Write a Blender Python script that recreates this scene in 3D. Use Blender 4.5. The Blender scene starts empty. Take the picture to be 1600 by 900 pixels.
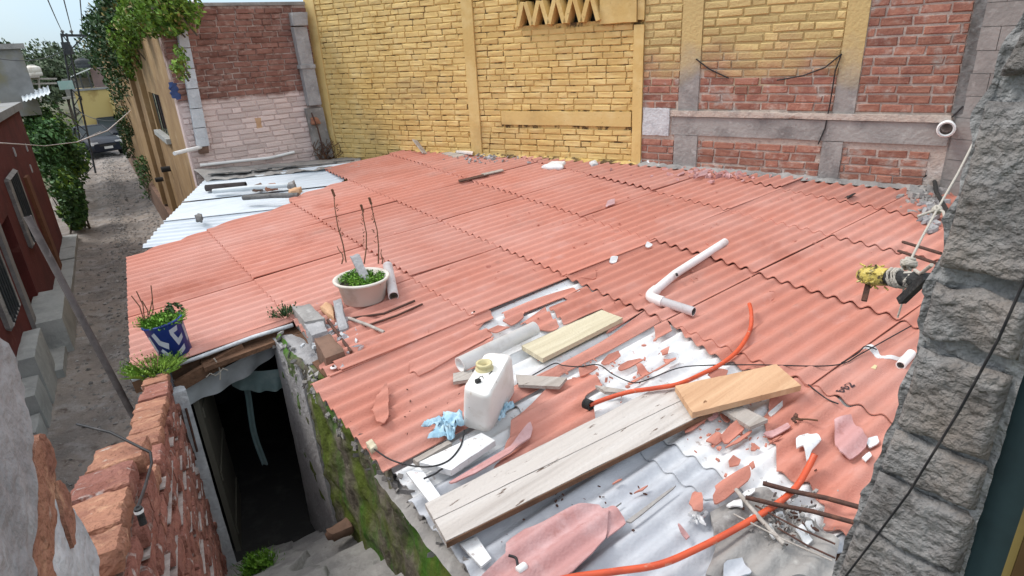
import bpy, math, random
from mathutils import Vector, Matrix, noise
V = Vector
random.seed(7)
S = bpy.context.scene
C = S.collection

# ------------------------------------------------------------------ camera
CAM_Z = 4.5                                  # metres above the lane
F_PX, CX, CY = 950.0, 800.0, 450.0           # calibrated on the photo (1600 x 900)
_d = V((130, 2340, F_PX)).normalized()       # where straight down lies in the picture
_fw = (V((0, 0, 1)) - V((0, 0, 1)).dot(-_d) * -_d).normalized()
_rt = _fw.cross(-_d)
ROT = Matrix((_rt, _fw, -_d))                # camera axes (x right, y down, z forward) -> world
EYE = V((0, 0, CAM_Z))
cam = bpy.data.cameras.new('camera'); cam_o = bpy.data.objects.new('camera', cam); C.objects.link(cam_o)
cam.sensor_width = 36; cam.lens = 36 * F_PX / 1600; cam.clip_start = .05; cam.clip_end = 3000
m = Matrix.Identity(4)
for i in range(3):
    m[i][0] = ROT[i][0]; m[i][1] = -ROT[i][1]; m[i][2] = -ROT[i][2]
m.translation = EYE
cam_o.matrix_world = m
S.camera = cam_o

# ------------------------------------------------------------------ light: bright hazy sky, soft high sun
SUN_EL, SUN_AZ = math.radians(52), math.radians(-82)     # azimuth from +Y towards +X
w = bpy.data.worlds.new("World"); S.world = w; w.use_nodes = True
nt = w.node_tree; nt.nodes.clear()
sky = nt.nodes.new('ShaderNodeTexSky'); sky.sky_type = 'NISHITA'; sky.sun_disc = False
sky.sun_elevation = SUN_EL; sky.sun_rotation = SUN_AZ; sky.dust_density = 2.0; sky.air_density = 1.0
tc = nt.nodes.new('ShaderNodeTexCoord')
nz = nt.nodes.new('ShaderNodeTexNoise'); nz.inputs['Scale'].default_value = 2.6; nz.inputs['Detail'].default_value = 7
nt.links.new(tc.outputs['Generated'], nz.inputs['Vector'])
rp_ = nt.nodes.new('ShaderNodeMapRange'); rp_.inputs[1].default_value = .38; rp_.inputs[2].default_value = .62
rp_.inputs[3].default_value = .45; rp_.inputs[4].default_value = .95
nt.links.new(nz.outputs[0], rp_.inputs[0])
mx = nt.nodes.new('ShaderNodeMix'); mx.data_type = 'RGBA'
nt.links.new(rp_.outputs[0], mx.inputs[0]); nt.links.new(sky.outputs[0], mx.inputs[6])
# thin bright overcast: three times as bright overhead as at the horizon (the usual overcast sky)
sx = nt.nodes.new('ShaderNodeSeparateXYZ'); nt.links.new(tc.outputs['Generated'], sx.inputs[0])
gr = nt.nodes.new('ShaderNodeMapRange'); gr.inputs[1].default_value = 0; gr.inputs[2].default_value = 1
nt.links.new(sx.outputs[2], gr.inputs[0])
cl = nt.nodes.new('ShaderNodeMix'); cl.data_type = 'RGBA'; nt.links.new(gr.outputs[0], cl.inputs[0])
cl.inputs[6].default_value = (3.3, 4.5, 5.4, 1); cl.inputs[7].default_value = (11.6, 11.7, 11.9, 1)
nt.links.new(cl.outputs[2], mx.inputs[7])
bg = nt.nodes.new('ShaderNodeBackground'); bg.inputs['Strength'].default_value = .15
out = nt.nodes.new('ShaderNodeOutputWorld')
nt.links.new(mx.outputs[2], bg.inputs[0]); nt.links.new(bg.outputs[0], out.inputs[0])
sl = bpy.data.lights.new('sun', 'SUN'); sl.energy = 1.7; sl.angle = math.radians(16); sl.color = (1, .96, .9)
so = bpy.data.objects.new('sun', sl); C.objects.link(so)
sdir = V((math.sin(SUN_AZ) * math.cos(SUN_EL), math.cos(SUN_AZ) * math.cos(SUN_EL), math.sin(SUN_EL)))
so.rotation_euler = sdir.to_track_quat('Z', 'Y').to_euler(); so.location = (0, 0, 30)
S.view_settings.view_transform = 'Standard'; S.view_settings.look = 'None'
S.view_settings.exposure = 0.25; S.view_settings.gamma = 1
S.cycles.max_bounces = 6; S.cycles.use_denoising = True

# ------------------------------------------------------------------ survey helpers: photo pixel -> ray -> real plane
def ray(x, y): return (ROT @ V((x - CX, y - CY, F_PX))).normalized()
def px_of(P):
    c = ROT.transposed() @ (V(P) - EYE)
    return (CX + F_PX * c.x / c.z, CY + F_PX * c.y / c.z, c.z)
def hit(x, y, p, n):
    r = ray(x, y); return EYE + r * ((V(p) - EYE).dot(n) / r.dot(n))
def gz(x, y, z): return hit(x, y, (0, 0, z), V((0, 0, 1)))
E1 = V((-.579, .815, 0)).normalized(); E2 = V((E1.y, -E1.x, 0))      # house axes: away along the lane, across
ES = V((-.5242, .8516, 0)).normalized(); FS = V((ES.y, -ES.x, 0))    # lane axes
EW = V((-.5, .866, 0)).normalized(); FW = V((EW.y, -EW.x, 0))    # stair parapet axes
RN = V((-.0315, -.0689, .9971)).normalized()
RP0 = gz(1000, 750, CAM_Z - 2.0)
def RP(a, e, h=0.):
    """point of the roof plane at a metres across, e metres away"""
    p = E2 * a + E1 * e
    p.z = RP0.z - (RN.x * (p.x - RP0.x) + RN.y * (p.y - RP0.y)) / RN.z + h
    return p
def AE(x, y, h=0.):
    p = hit(x, y, RP0 + V((0, 0, h)), RN); return (p.dot(E2), p.dot(E1))
def rp(x, y, h=0.): return hit(x, y, RP0 + V((0, 0, h)), RN)
def L(c, e, z): p = FS * c + ES * e; p.z = z; return p          # lane coordinates
def Wp(c, e, z): p = FW * c + EW * e; p.z = z; return p         # parapet coordinates
def Hh(a, e, z): p = E2 * a + E1 * e; p.z = z; return p         # house coordinates
def nse(p, s=1., o=0.): return noise.noise(V(p) * s + V((o, o * .7, o * 1.3)))

# ------------------------------------------------------------------ materials
def mat(name, base, layers=(), rough=.85, bump=0., bscale=30., rnd=0., metal=0., spec=.3, rot=0., trans=0., blend=None):
    """layers: (colour, noise scale, lo, hi, (stretch xyz), amount); rnd: value spread from piece to piece"""
    mt = bpy.data.materials.new(name); mt.use_nodes = True
    t = mt.node_tree; b = t.nodes['Principled BSDF']
    b.inputs['Roughness'].default_value = rough; b.inputs['Metallic'].default_value = metal
    b.inputs['Specular IOR Level'].default_value = spec
    if trans: b.inputs['Transmission Weight'].default_value = trans
    geo = t.nodes.new('ShaderNodeNewGeometry')
    def coord(st):
        mp = t.nodes.new('ShaderNodeMapping'); mp.inputs['Rotation'].default_value = (0, 0, rot)
        mp.vector_type = 'TEXTURE' if False else 'POINT'
        t.links.new(geo.outputs['Position'], mp.inputs[0])
        m2 = t.nodes.new('ShaderNodeMapping'); m2.inputs['Scale'].default_value = st
        t.links.new(mp.outputs[0], m2.inputs[0]); return m2.outputs[0]
    col = t.nodes.new('ShaderNodeRGB'); col.outputs[0].default_value = (*base, 1); cur = col.outputs[0]
    for l in layers:
        c, sc, lo, hi = l[:4]; st = l[4] if len(l) > 4 else (1, 1, 1); amt = l[5] if len(l) > 5 else 1.
        n = t.nodes.new('ShaderNodeTexNoise'); n.inputs['Scale'].default_value = sc; n.inputs['Detail'].default_value = 6
        n.inputs['Roughness'].default_value = .62
        t.links.new(coord(st), n.inputs['Vector'])
        r = t.nodes.new('ShaderNodeMapRange'); r.inputs[1].default_value = lo; r.inputs[2].default_value = hi
        r.inputs[3].default_value = 0; r.inputs[4].default_value = amt
        t.links.new(n.outputs[0], r.inputs[0])
        x = t.nodes.new('ShaderNodeMix'); x.data_type = 'RGBA'
        t.links.new(r.outputs[0], x.inputs[0]); t.links.new(cur, x.inputs[6]); x.inputs[7].default_value = (*c, 1)
        cur = x.outputs[2]
    if blend:
        # paint over the bare surface: (colour, axis vector, lo, hi, noise amount, noise scale)
        for (c, ax, lo, hi, na, ns) in blend:
            dp = t.nodes.new('ShaderNodeVectorMath'); dp.operation = 'DOT_PRODUCT'
            t.links.new(geo.outputs['Position'], dp.inputs[0]); dp.inputs[1].default_value = ax
            n = t.nodes.new('ShaderNodeTexNoise'); n.inputs['Scale'].default_value = ns; n.inputs['Detail'].default_value = 5
            t.links.new(geo.outputs['Position'], n.inputs['Vector'])
            ma = t.nodes.new('ShaderNodeMath'); ma.operation = 'MULTIPLY_ADD'; ma.inputs[1].default_value = na
            t.links.new(n.outputs[0], ma.inputs[0]); t.links.new(dp.outputs['Value'], ma.inputs[2])
            r = t.nodes.new('ShaderNodeMapRange'); r.inputs[1].default_value = lo + na / 2; r.inputs[2].default_value = hi + na / 2
            t.links.new(ma.outputs[0], r.inputs[0])
            x = t.nodes.new('ShaderNodeMix'); x.data_type = 'RGBA'
            t.links.new(r.outputs[0], x.inputs[0]); t.links.new(cur, x.inputs[6]); x.inputs[7].default_value = (*c, 1)
            cur = x.outputs[2]
    if rnd:
        oi = t.nodes.new('ShaderNodeObjectInfo'); ad = t.nodes.new('ShaderNodeMath'); ad.operation = 'ADD'
        t.links.new(oi.outputs['Random'], ad.inputs[0]); t.links.new(geo.outputs['Random Per Island'], ad.inputs[1])
        fr = t.nodes.new('ShaderNodeMath'); fr.operation = 'FRACT'; t.links.new(ad.outputs[0], fr.inputs[0])
        r = t.nodes.new('ShaderNodeMapRange'); r.inputs[3].default_value = 1 - rnd; r.inputs[4].default_value = 1 + rnd
        t.links.new(fr.outputs[0], r.inputs[0])
        h = t.nodes.new('ShaderNodeHueSaturation'); t.links.new(cur, h.inputs['Color']); t.links.new(r.outputs[0], h.inputs['Value'])
        cur = h.outputs[0]
    t.links.new(cur, b.inputs['Base Color'])
    if bump:
        n = t.nodes.new('ShaderNodeTexNoise'); n.inputs['Scale'].default_value = bscale; n.inputs['Detail'].default_value = 6
        t.links.new(geo.outputs['Position'], n.inputs['Vector'])
        bp = t.nodes.new('ShaderNodeBump'); bp.inputs['Strength'].default_value = bump; bp.inputs['Distance'].default_value = .02
        t.links.new(n.outputs[0], bp.inputs['Height']); t.links.new(bp.outputs[0], b.inputs['Normal'])
    return mt
RA = -math.atan2(E2.y, E2.x)          # turns world into house axes
M = {}
M['red_sheet'] = mat('red_sheet', (.515, .212, .157), [((.57, .30, .25), .9, .42, .7, (.7, 1, 1)), ((.40, .14, .095), 2.4, .52, .78, (.7, 1.2, 1), .5),
                     ((.60, .34, .30), 6, .58, .78, (.5, 1, 1), .6), ((.20, .09, .07), 60, .70, .78, (1, 1, 1), .6), ((.30, .075, .04), .75, .60, .72, (1, 1, 1), .55), ((.33, .22, .19), 1.7, .58, .76, (1, 1, 1), .35), ((.24, .13, .105), 11, .62, .78, (.5, 1, 1), .5)],
                     rough=.8, bump=.25, bscale=90, rnd=.07, rot=RA)
M['pink_sheet'] = mat('pink_sheet', (.50, .27, .26), [((.62, .42, .42), 5, .45, .7), ((.36, .16, .14), 9, .58, .75)], bump=.25, bscale=70, rnd=.06)
M['under'] = mat('under', (.35, .10, .075), [((.15, .06, .05), 12, .5, .7)], bump=.2)
M['white_skin'] = mat('white_skin', (.73, .74, .745), [((.58, .59, .60), 4, .48, .70), ((.40, .35, .33), 25, .61, .72), ((.50, .26, .22), 14, .66, .72)], rough=.65, bump=.15, bscale=60)
M['grey_sheet'] = mat('grey_sheet', (.47, .49, .53), [((.42, .44, .475), 1.6, .42, .7), ((.60, .62, .65), 5, .5, .75), ((.33, .31, .29), 30, .68, .76)], rough=.75, bump=.2, bscale=70, rot=RA)
M['cement'] = mat('cement', (.33, .315, .30), [((.19, .18, .175), 3, .44, .64), ((.46, .45, .43), 12, .55, .75)], bump=.6, bscale=25)
M['cement_dark'] = mat('cement_dark', (.17, .165, .16), [((.10, .095, .09), 8, .45, .65), ((.25, .245, .24), 14, .55, .75)], bump=.8, bscale=22)
M['yellow'] = mat('yellow', (.68, .49, .20), [((.58, .39, .14), 1.3, .45, .7), ((.74, .57, .27), 4, .5, .75), ((.30, .19, .07), 22, .64, .76), ((.46, .33, .15), .8, .54, .72)], bump=.2, bscale=30, rnd=.05)
WALLD = V((1.81, -1.35, 0)).normalized()
YEL = (.56, .42, .19)
M['mortar_yellow'] = mat('mortar_yellow', (.60, .43, .17), [((.10, .065, .03), 8, .48, .57), ((.58, .39, .12), 5, .5, .7)], bump=.6, bscale=40)  # dark blotches paint irregular joint shadows into the mortar colour
M['brick_red'] = mat('brick_red', (.35, .165, .12), [((.25, .105, .08), 7, .45, .65), ((.46, .26, .21), 10, .55, .75), ((.42, .36, .34), 14, .62, .76)],
                     bump=.5, bscale=45, rnd=.16, blend=[(YEL, (0, 0, 1), 3.80, 4.40, .95, 2.2)])
M['mortar_red'] = mat('mortar_red', (.50, .42, .36), [((.33, .28, .25), 9, .45, .7), ((.58, .53, .49), 5, .55, .75)], bump=.7, bscale=40,
                      blend=[((.46, .34, .15), (0, 0, 1), 3.82, 4.34, .95, 2.2)])
M['brick_red_bare'] = mat('brick_red_bare', (.33, .155, .11), [((.24, .10, .075), 7, .45, .65), ((.42, .28, .23), 10, .52, .72), ((.33, .29, .26), 5, .54, .70)],
                     bump=.5, bscale=45, rnd=.2)
M['mortar_bare'] = mat('mortar_bare', (.46, .38, .33), [((.34, .29, .26), 9, .45, .7), ((.58, .53, .49), 5, .55, .75)], bump=.7, bscale=40)
M['column_red'] = mat('column_red', (.30, .28, .265), [((.21, .20, .195), 6, .45, .7), ((.40, .38, .36), 10, .55, .75)], bump=.5, bscale=30,
                      blend=[((.54, .40, .18), (0, 0, 1), 3.84, 4.36, .95, 2.2)])
M['brick_brown'] = mat('brick_brown', (.27, .135, .105), [((.19, .085, .065), 5, .42, .65), ((.38, .25, .21), 9, .54, .72)], bump=.5, bscale=45, rnd=.16,
                       blend=[((.68, .55, .51), (0, 0, -1), -3.93, -3.87, .10, 8.0)])
M['mortar_brown'] = mat('mortar_brown', (.42, .32, .28), [((.17, .09, .07), 7, .46, .60)], bump=.6, bscale=40,
                       blend=[((.62, .49, .455), (0, 0, -1), -3.93, -3.87, .10, 8.0)])
M['brick_near'] = mat('brick_near', (.30, .125, .095), [((.23, .085, .06), 9, .45, .65), ((.42, .20, .14), 14, .52, .72), ((.52, .46, .43), 18, .60, .72), ((.14, .07, .06), 26, .66, .75)],
                      bump=.9, bscale=60, rnd=.14)
M['brick_orange'] = mat('brick_orange', (.37, .175, .11), [((.27, .12, .08), 9, .45, .65), ((.52, .29, .18), 16, .55, .72), ((.48, .38, .32), 20, .62, .74)], bump=.9, bscale=60, rnd=.1)
M['mortar_near'] = mat('mortar_near', (.26, .17, .14), [((.48, .44, .42), 9, .54, .7), ((.13, .08, .065), 14, .5, .65)], bump=.9, bscale=40)
M['block_near'] = mat('block_near', (.28, .268, .26), [((.14, .128, .12), 11, .42, .62), ((.32, .30, .285), 26, .52, .7), ((.28, .235, .20), 4, .5, .7)], bump=1., bscale=80, rnd=.06)
M['mortar_block'] = mat('mortar_block', (.30, .295, .29), [((.17, .165, .16), 14, .45, .65), ((.40, .395, .39), 22, .55, .72)], bump=1., bscale=60)
M['grey_wall'] = mat('grey_wall', (.27, .248, .235), [((.20, .185, .175), 2.5, .42, .66), ((.33, .31, .295), 12, .55, .75)], bump=.4, bscale=30, rnd=.05)
M['plaster_white'] = mat('plaster_white', (.56, .58, .60), [((.40, .41, .43), 6, .45, .7), ((.70, .71, .72), 14, .55, .75), ((.25, .24, .23), 28, .64, .75)], bump=.6, bscale=35)
M['plaster_grey'] = mat('plaster_grey', (.36, .355, .36), [((.25, .245, .25), 5, .45, .7), ((.46, .46, .47), 12, .55, .75)], bump=.6, bscale=35)
M['mossy'] = mat('mossy', (.185, .165, .13), [((.07, .06, .045), 7, .42, .62), ((.27, .245, .20), 15, .56, .75), ((.095, .13, .02), 2.4, .44, .58, (1, 1, .45)), ((.055, .15, .012), 3.2, .50, .62, (1, 1, .4))],
                 bump=1., bscale=18)
M['stair'] = mat('stair', (.36, .345, .33), [((.24, .23, .225), 5, .45, .7), ((.44, .43, .41), 14, .52, .75), ((.20, .19, .17), 30, .62, .75)], bump=.4, bscale=40)
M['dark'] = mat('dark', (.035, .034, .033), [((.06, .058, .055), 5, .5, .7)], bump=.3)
M['door_leaf'] = mat('door_leaf', (.13, .12, .095), [((.19, .165, .13), 4, .5, .7, (1, 1, .3))])
M['wood_old'] = mat('wood_old', (.40, .36, .325), [((.28, .245, .215), 6, .45, .7, (.12, 3, 1)), ((.52, .49, .45), 9, .5, .75, (.1, 3, 1)), ((.10, .07, .05), 14, .66, .72, (.35, 2.5, 1))], bump=.4, bscale=60, rot=RA)
M['wood_white'] = mat('wood_white', (.53, .49, .455), [((.40, .36, .33), 5, .45, .7, (.1, 3, 1)), ((.60, .57, .54), 9, .5, .75, (.1, 3, 1)), ((.10, .06, .04), 15, .64, .69, (.4, 2, 1))], bump=.35, bscale=60, rot=RA)
M['wood_cream'] = mat('wood_cream', (.56, .50, .36), [((.45, .39, .27), 5, .45, .7, (.1, 3, 1)), ((.68, .62, .47), 9, .5, .75, (.1, 3, 1)), ((.14, .09, .05), 11, .68, .72, (.5, 1.5, 1))], bump=.35, bscale=60, rot=RA)
M['wood_tan'] = mat('wood_tan', (.58, .36, .215), [((.46, .26, .145), 5, .45, .7, (.1, 3, 1)), ((.68, .46, .28), 9, .5, .75, (.1, 3, 1)), ((.20, .10, .05), 13, .69, .73, (.6, 1.5, 1))], bump=.3, bscale=60, rot=RA)
M['wood_brown'] = mat('wood_brown', (.16, .085, .05), [((.09, .05, .03), 6, .45, .7)], bump=.5, bscale=40)
M['pvc'] = mat('pvc', (.74, .69, .68), [((.58, .50, .47), 7, .50, .72), ((.40, .33, .30), 34, .64, .74)], rough=.4, bump=.05, spec=.5)
M['pvc_white'] = mat('pvc_white', (.82, .82, .81), [((.66, .64, .61), 7, .52, .74), ((.45, .41, .38), 34, .66, .76)], rough=.4, spec=.5)
M['tank'] = mat('tank', (.80, .79, .76), [((.66, .62, .56), 6, .50, .74), ((.45, .40, .34), 34, .64, .74), ((.58, .50, .40), 14, .62, .74)], rough=.42, spec=.5)
M['cap'] = mat('cap', (.60, .53, .30), [((.46, .38, .18), 20, .55, .7)], rough=.5)
M['hose'] = mat('hose', (.62, .09, .03), [((.45, .06, .025), 8, .48, .68), ((.55, .26, .18), 26, .60, .72)], rough=.45, spec=.5)
M['cable'] = mat('cable', (.02, .02, .022), [((.05, .045, .045), 20, .5, .7)], rough=.5)
M['rust'] = mat('rust', (.085, .045, .035), [((.16, .07, .045), 25, .5, .7)], rough=.8, bump=.4, bscale=120)
M['rope'] = mat('rope', (.50, .46, .40), [((.45, .41, .34), 60, .5, .7)], bump=.5, bscale=200)
M['tape'] = mat('tape', (.58, .45, .11), [((.08, .06, .03), 38, .48, .58), ((.70, .62, .30), 60, .6, .7)], rough=.55, bump=.4, bscale=120)
M['bitumen'] = mat('bitumen', (.03, .03, .03), [((.10, .095, .085), 40, .55, .7)], rough=.7, bump=.4, bscale=100)
M['tub'] = mat('tub', (.66, .62, .56), [((.44, .36, .28), 5, .5, .75)], rough=.6, spec=.4)
M['blue'] = mat('blue', (.018, .045, .27), [((.03, .07, .33), 6, .5, .7)], rough=.4, spec=.5)
M['motif'] = mat('motif', (.40, .41, .46), [((.30, .31, .36), 9, .5, .7)], rough=.5)
M['soil'] = mat('soil', (.05, .04, .03), [((.09, .07, .05), 20, .5, .7)], bump=.8)
def leafm(n, a, b_, c):
    return mat(n, a, [(b_, 5, .42, .6), (c, 14, .55, .72)], rough=.6, rnd=.5)
M['leaf_bright'] = leafm('leaf_bright', (.08, .20, .016), (.14, .28, .03), (.04, .12, .012))
M['leaf_vine'] = leafm('leaf_vine', (.10, .20, .025), (.19, .30, .04), (.05, .11, .015))
M['leaf_dark'] = leafm('leaf_dark', (.03, .07, .022), (.05, .10, .03), (.02, .05, .015))
M['leaf_far'] = leafm('leaf_far', (.09, .125, .07), (.12, .15, .085), (.06, .09, .05))  # paler and greyer: distance haze is put into the leaf colour
M['leaf_bush'] = leafm('leaf_bush', (.05, .12, .04), (.08, .17, .045), (.03, .08, .03))
M['leaf_dry'] = leafm('leaf_dry', (.24, .19, .06), (.30, .24, .09), (.16, .11, .04))
M['stem'] = mat('stem', (.14, .07, .04), [((.08, .05, .03), 20, .5, .7)])
M['bark'] = mat('bark', (.10, .08, .06), [((.06, .05, .04), 10, .5, .7)], bump=.6)
M['moss'] = M['leaf_bright']
M['ochre'] = mat('ochre', (.35, .225, .11), [((.26, .16, .08), 1.2, .42, .65), ((.41, .29, .165), 3, .52, .72), ((.17, .11, .06), 1.5, .58, .74, (1.3, 1.3, .5)), ((.20, .14, .085), 7, .62, .75)], bump=.4, bscale=14)
M['ochre_stone'] = mat('ochre_stone', (.20, .12, .085), [((.12, .075, .055), 5, .45, .65)], bump=.8, bscale=12)
M['red_house'] = mat('red_house', (.135, .028, .024), [((.09, .02, .018), 1.6, .45, .65), ((.18, .06, .05), 6, .58, .75), ((.34, .30, .28), 9, .70, .76)], bump=.3)
M['orange_plaster'] = mat('orange_plaster', (.20, .085, .045), [((.15, .065, .035), 4, .45, .65)])
M['far_yellow'] = mat('far_yellow', (.50, .38, .15), [((.50, .38, .16), 1.1, .5, .75), ((.30, .2, .07), .8, .55, .7)])
M['far_purple'] = mat('far_purple', (.20, .15, .155), [((.14, .105, .11), 1.5, .45, .7)])
M['far_grey'] = mat('far_grey', (.27, .27, .265), [((.18, .18, .18), 1.5, .45, .7), ((.22, .20, .13), 1.0, .52, .7)])
M['sign_board'] = mat('sign_board', (.42, .66, .64), [((.55, .72, .70), 4, .5, .7)], rough=.5)
M['tin'] = mat('tin', (.62, .66, .68), [((.5, .53, .55), 3, .5, .7)], rough=.5)
M['white_metal'] = mat('white_metal', (.60, .65, .70), [((.48, .53, .58), 2.5, .45, .75, (.3, 2, 1))], rough=.5, rot=RA)
M['dirt'] = mat('dirt', (.30, .258, .225), [((.20, .18, .165), 1.1, .42, .62), ((.36, .34, .325), 2.6, .50, .70), ((.13, .10, .085), 6, .55, .7), ((.38, .36, .34), 30, .60, .70)], rough=.95, bump=1., bscale=25)
M['ground'] = mat('ground', (.12, .11, .07), [((.08, .10, .04), .3, .45, .6)], rough=.95, bump=.5, bscale=4)
M['stones'] = mat('stones', (.30, .285, .27), [((.20, .19, .18), 8, .45, .65)], rnd=.35)
M['concrete_pale'] = mat('concrete_pale', (.40, .41, .395), [((.30, .31, .30), 3, .42, .68), ((.47, .48, .46), 9, .55, .75)], bump=.4, bscale=20)
M['pole'] = mat('pole', (.045, .05, .055), [((.08, .08, .08), 8, .5, .7)], rough=.7)
M['steel_tube'] = mat('steel_tube', (.085, .07, .068), [((.05, .04, .038), 12, .45, .65), ((.14, .115, .11), 25, .58, .72)], rough=.75)
M['lime'] = mat('lime', (.46, .40, .37), [((.30, .24, .22), 12, .45, .65)], bump=.5)
M['pillar_pale'] = mat('pillar_pale', (.26, .25, .245), [((.18, .17, .165), 3, .45, .65)], bump=.3)
M['car_paint'] = mat('car_paint', (.010, .014, .024), [((.016, .02, .032), 3, .5, .7)], rough=.4, spec=.25)
M['glass'] = mat('glass', (.02, .03, .035), rough=.3, spec=.2)
M['tyre'] = mat('tyre', (.02, .02, .02), rough=.9)
M['lamp'] = mat('lamp', (.6, .6, .6), rough=.2)
M['tail'] = mat('tail', (.3, .02, .02), rough=.3)
M['plate'] = mat('plate', (.6, .6, .58), rough=.5)
M['teal'] = mat('teal', (.028, .055, .062), [((.02, .036, .04), 4, .45, .7)], rough=.6)
M['wood_frame'] = mat('wood_frame', (.045, .024, .012), [((.09, .055, .02), 5, .5, .7, (1, 1, .3))], rough=.5)
M['yellow_edge'] = mat('yellow_edge', (.20, .15, .05), [((.10, .07, .03), 6, .5, .7)], rough=.6)
M['cloth_blue'] = mat('cloth_blue', (.32, .52, .65), [((.52, .68, .77), 14, .45, .65), ((.05, .12, .2), 22, .58, .68)], rough=.8)
M['cloth_teal'] = mat('cloth_teal', (.20, .29, .29), [((.30, .38, .38), 5, .5, .7)], rough=.8)
M['tarp'] = mat('tarp', (.38, .40, .41), [((.28, .29, .30), 6, .45, .7)], rough=.5)
M['tarp_blue'] = mat('tarp_blue', (.03, .06, .17), rough=.5)
M['jar'] = mat('jar', (.10, .11, .13), [((.20, .22, .25), 9, .5, .7)], rough=.2, spec=.5)
M['ink'] = mat('ink', (.055, .035, .04), [((.12, .07, .07), 60, .5, .7)])
M['label_paper'] = mat('label_paper', (.50, .34, .26), [((.42, .24, .18), 40, .5, .65)])
M['lamp_white'] = M['pvc_white']

# ------------------------------------------------------------------ object helpers
LOC = {}
def tag(o, label=None, cat=None, group=None, kind=None):
    if label: o['label'] = label
    if cat: o['category'] = cat
    if group: o['group'] = group
    if kind: o['kind'] = kind
    return o
def thing(name, loc, label, cat, group=None):
    o = bpy.data.objects.new(name, None); C.objects.link(o); o.location = loc; o.empty_display_size = .1
    LOC[o] = V(loc)
    return tag(o, label, cat, group)
class MB:
    def __init__(s): s.v = []; s.f = []; s.sm = []
    def add(s, vs, fs, smooth=False):
        k = len(s.v); s.v += [V(p) for p in vs]; s.f += [tuple(i + k for i in f) for f in fs]; s.sm += [smooth] * len(fs)
    def hexa(s, b, t):
        """four bottom corners and the four above them, counter-clockwise from above"""
        s.add(list(b) + list(t), [(3, 2, 1, 0), (4, 5, 6, 7), (0, 1, 5, 4), (1, 2, 6, 5), (2, 3, 7, 6), (3, 0, 4, 7)])
    def box(s, c, x, y, z):
        """centre and three half-axis vectors"""
        c = V(c); b = [c - x - y - z, c + x - y - z, c + x + y - z, c - x + y - z]
        s.hexa(b, [p + 2 * z for p in b])
    def bar(s, p, q, w, h, upv=(0, 0, 1)):
        p, q = V(p), V(q); d = (q - p); x = d.normalized(); y = V(upv).cross(x).normalized(); z = x.cross(y)
        s.box((p + q) / 2, d / 2, y * w / 2, z * h / 2)
    def tube(s, pts, r, n=8, cap=True, rs=None):
        pts = [V(p) for p in pts]; rings = []
        for i, p in enumerate(pts):
            a = pts[max(i - 1, 0)]; b = pts[min(i + 1, len(pts) - 1)]
            d = (b - a).normalized(); u = d.cross(V((.13, .27, .95))).normalized(); vv = d.cross(u)
            rr = rs[i] if rs else r
            rings.append([p + (u * math.cos(2 * math.pi * k / n) + vv * math.sin(2 * math.pi * k / n)) * rr for k in range(n)])
        vs = [q for R in rings for q in R]; fs = []
        for i in range(len(pts) - 1):
            for k in range(n): fs.append((i * n + k, i * n + (k + 1) % n, (i + 1) * n + (k + 1) % n, (i + 1) * n + k))
        s.add(vs, fs, True)
        if cap: s.add(rings[0], [tuple(range(n))]); s.add(rings[-1], [tuple(reversed(range(n)))])
    def pipe(s, pts, r, wall, n=16):
        """hollow pipe with open ends"""
        s.tube(pts, r, n, cap=False); s.tube(pts, r - wall, n, cap=False)
        k0 = len(s.v) - 2 * n * len(pts); k1 = len(s.v) - n * len(pts); last = n * (len(pts) - 1)
        for o in (0, last):
            for k in range(n):
                s.f.append((k0 + o + k, k0 + o + (k + 1) % n, k1 + o + (k + 1) % n, k1 + o + k)); s.sm.append(False)
    def lathe(s, c, prof, n=28, ax=V((0, 0, 1)), sx=1., sy=1., smooth=True):
        c = V(c); ax = V(ax).normalized(); u = ax.cross(V((0, 1, 0.1))).normalized(); vv = ax.cross(u); vs = []; fs = []
        for r, z in prof:
            for k in range(n):
                t = 2 * math.pi * k / n; vs.append(c + ax * z + u * (r * sx * math.cos(t)) + vv * (r * sy * math.sin(t)))
        for i in range(len(prof) - 1):
            for k in range(n): fs.append((i * n + k, i * n + (k + 1) % n, (i + 1) * n + (k + 1) % n, (i + 1) * n + k))
        s.add(vs, fs, smooth)
    def grid(s, fn, nu, nv, smooth=True):
        vs = [fn(i / nu, j / nv) for j in range(nv + 1) for i in range(nu + 1)]
        fs = [(j * (nu + 1) + i, j * (nu + 1) + i + 1, (j + 1) * (nu + 1) + i + 1, (j + 1) * (nu + 1) + i) for j in range(nv) for i in range(nu)]
        s.add(vs, fs, smooth)
    def leaves(s, c, rad, n, size, flat=0., shell=.35, keep=None):
        """leaf clumps through a volume, each leaf a small bent quad"""
        c = V(c); got = 0; tries = 0
        while got < n and tries < n * 6:
            tries += 1
            d = V((random.gauss(0, 1), random.gauss(0, 1), random.gauss(0, 1))).normalized()
            r = random.random() ** shell
            p = V((d.x * rad[0] * r, d.y * rad[1] * r, d.z * rad[2] * r)) + c
            if nse(p, 1.6 / max(rad), 3.1) + .55 * nse(p, 4. / max(rad), 9.) < -.10: continue
            if keep and not keep(p): continue
            got += 1
            nn = V((random.gauss(0, 1), random.gauss(0, 1), random.gauss(0, 1) + flat)).normalized()
            u = nn.cross(V((random.random(), random.random(), random.random()))).normalized(); q = nn.cross(u)
            l = size * random.uniform(.6, 1.3); wd = l * random.uniform(.35, .6)
            s.add([p - u * l * .5, p + q * wd * .5, p + u * l * .5 - nn * l * .12, p - q * wd * .5], [(0, 1, 2, 3)])
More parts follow.
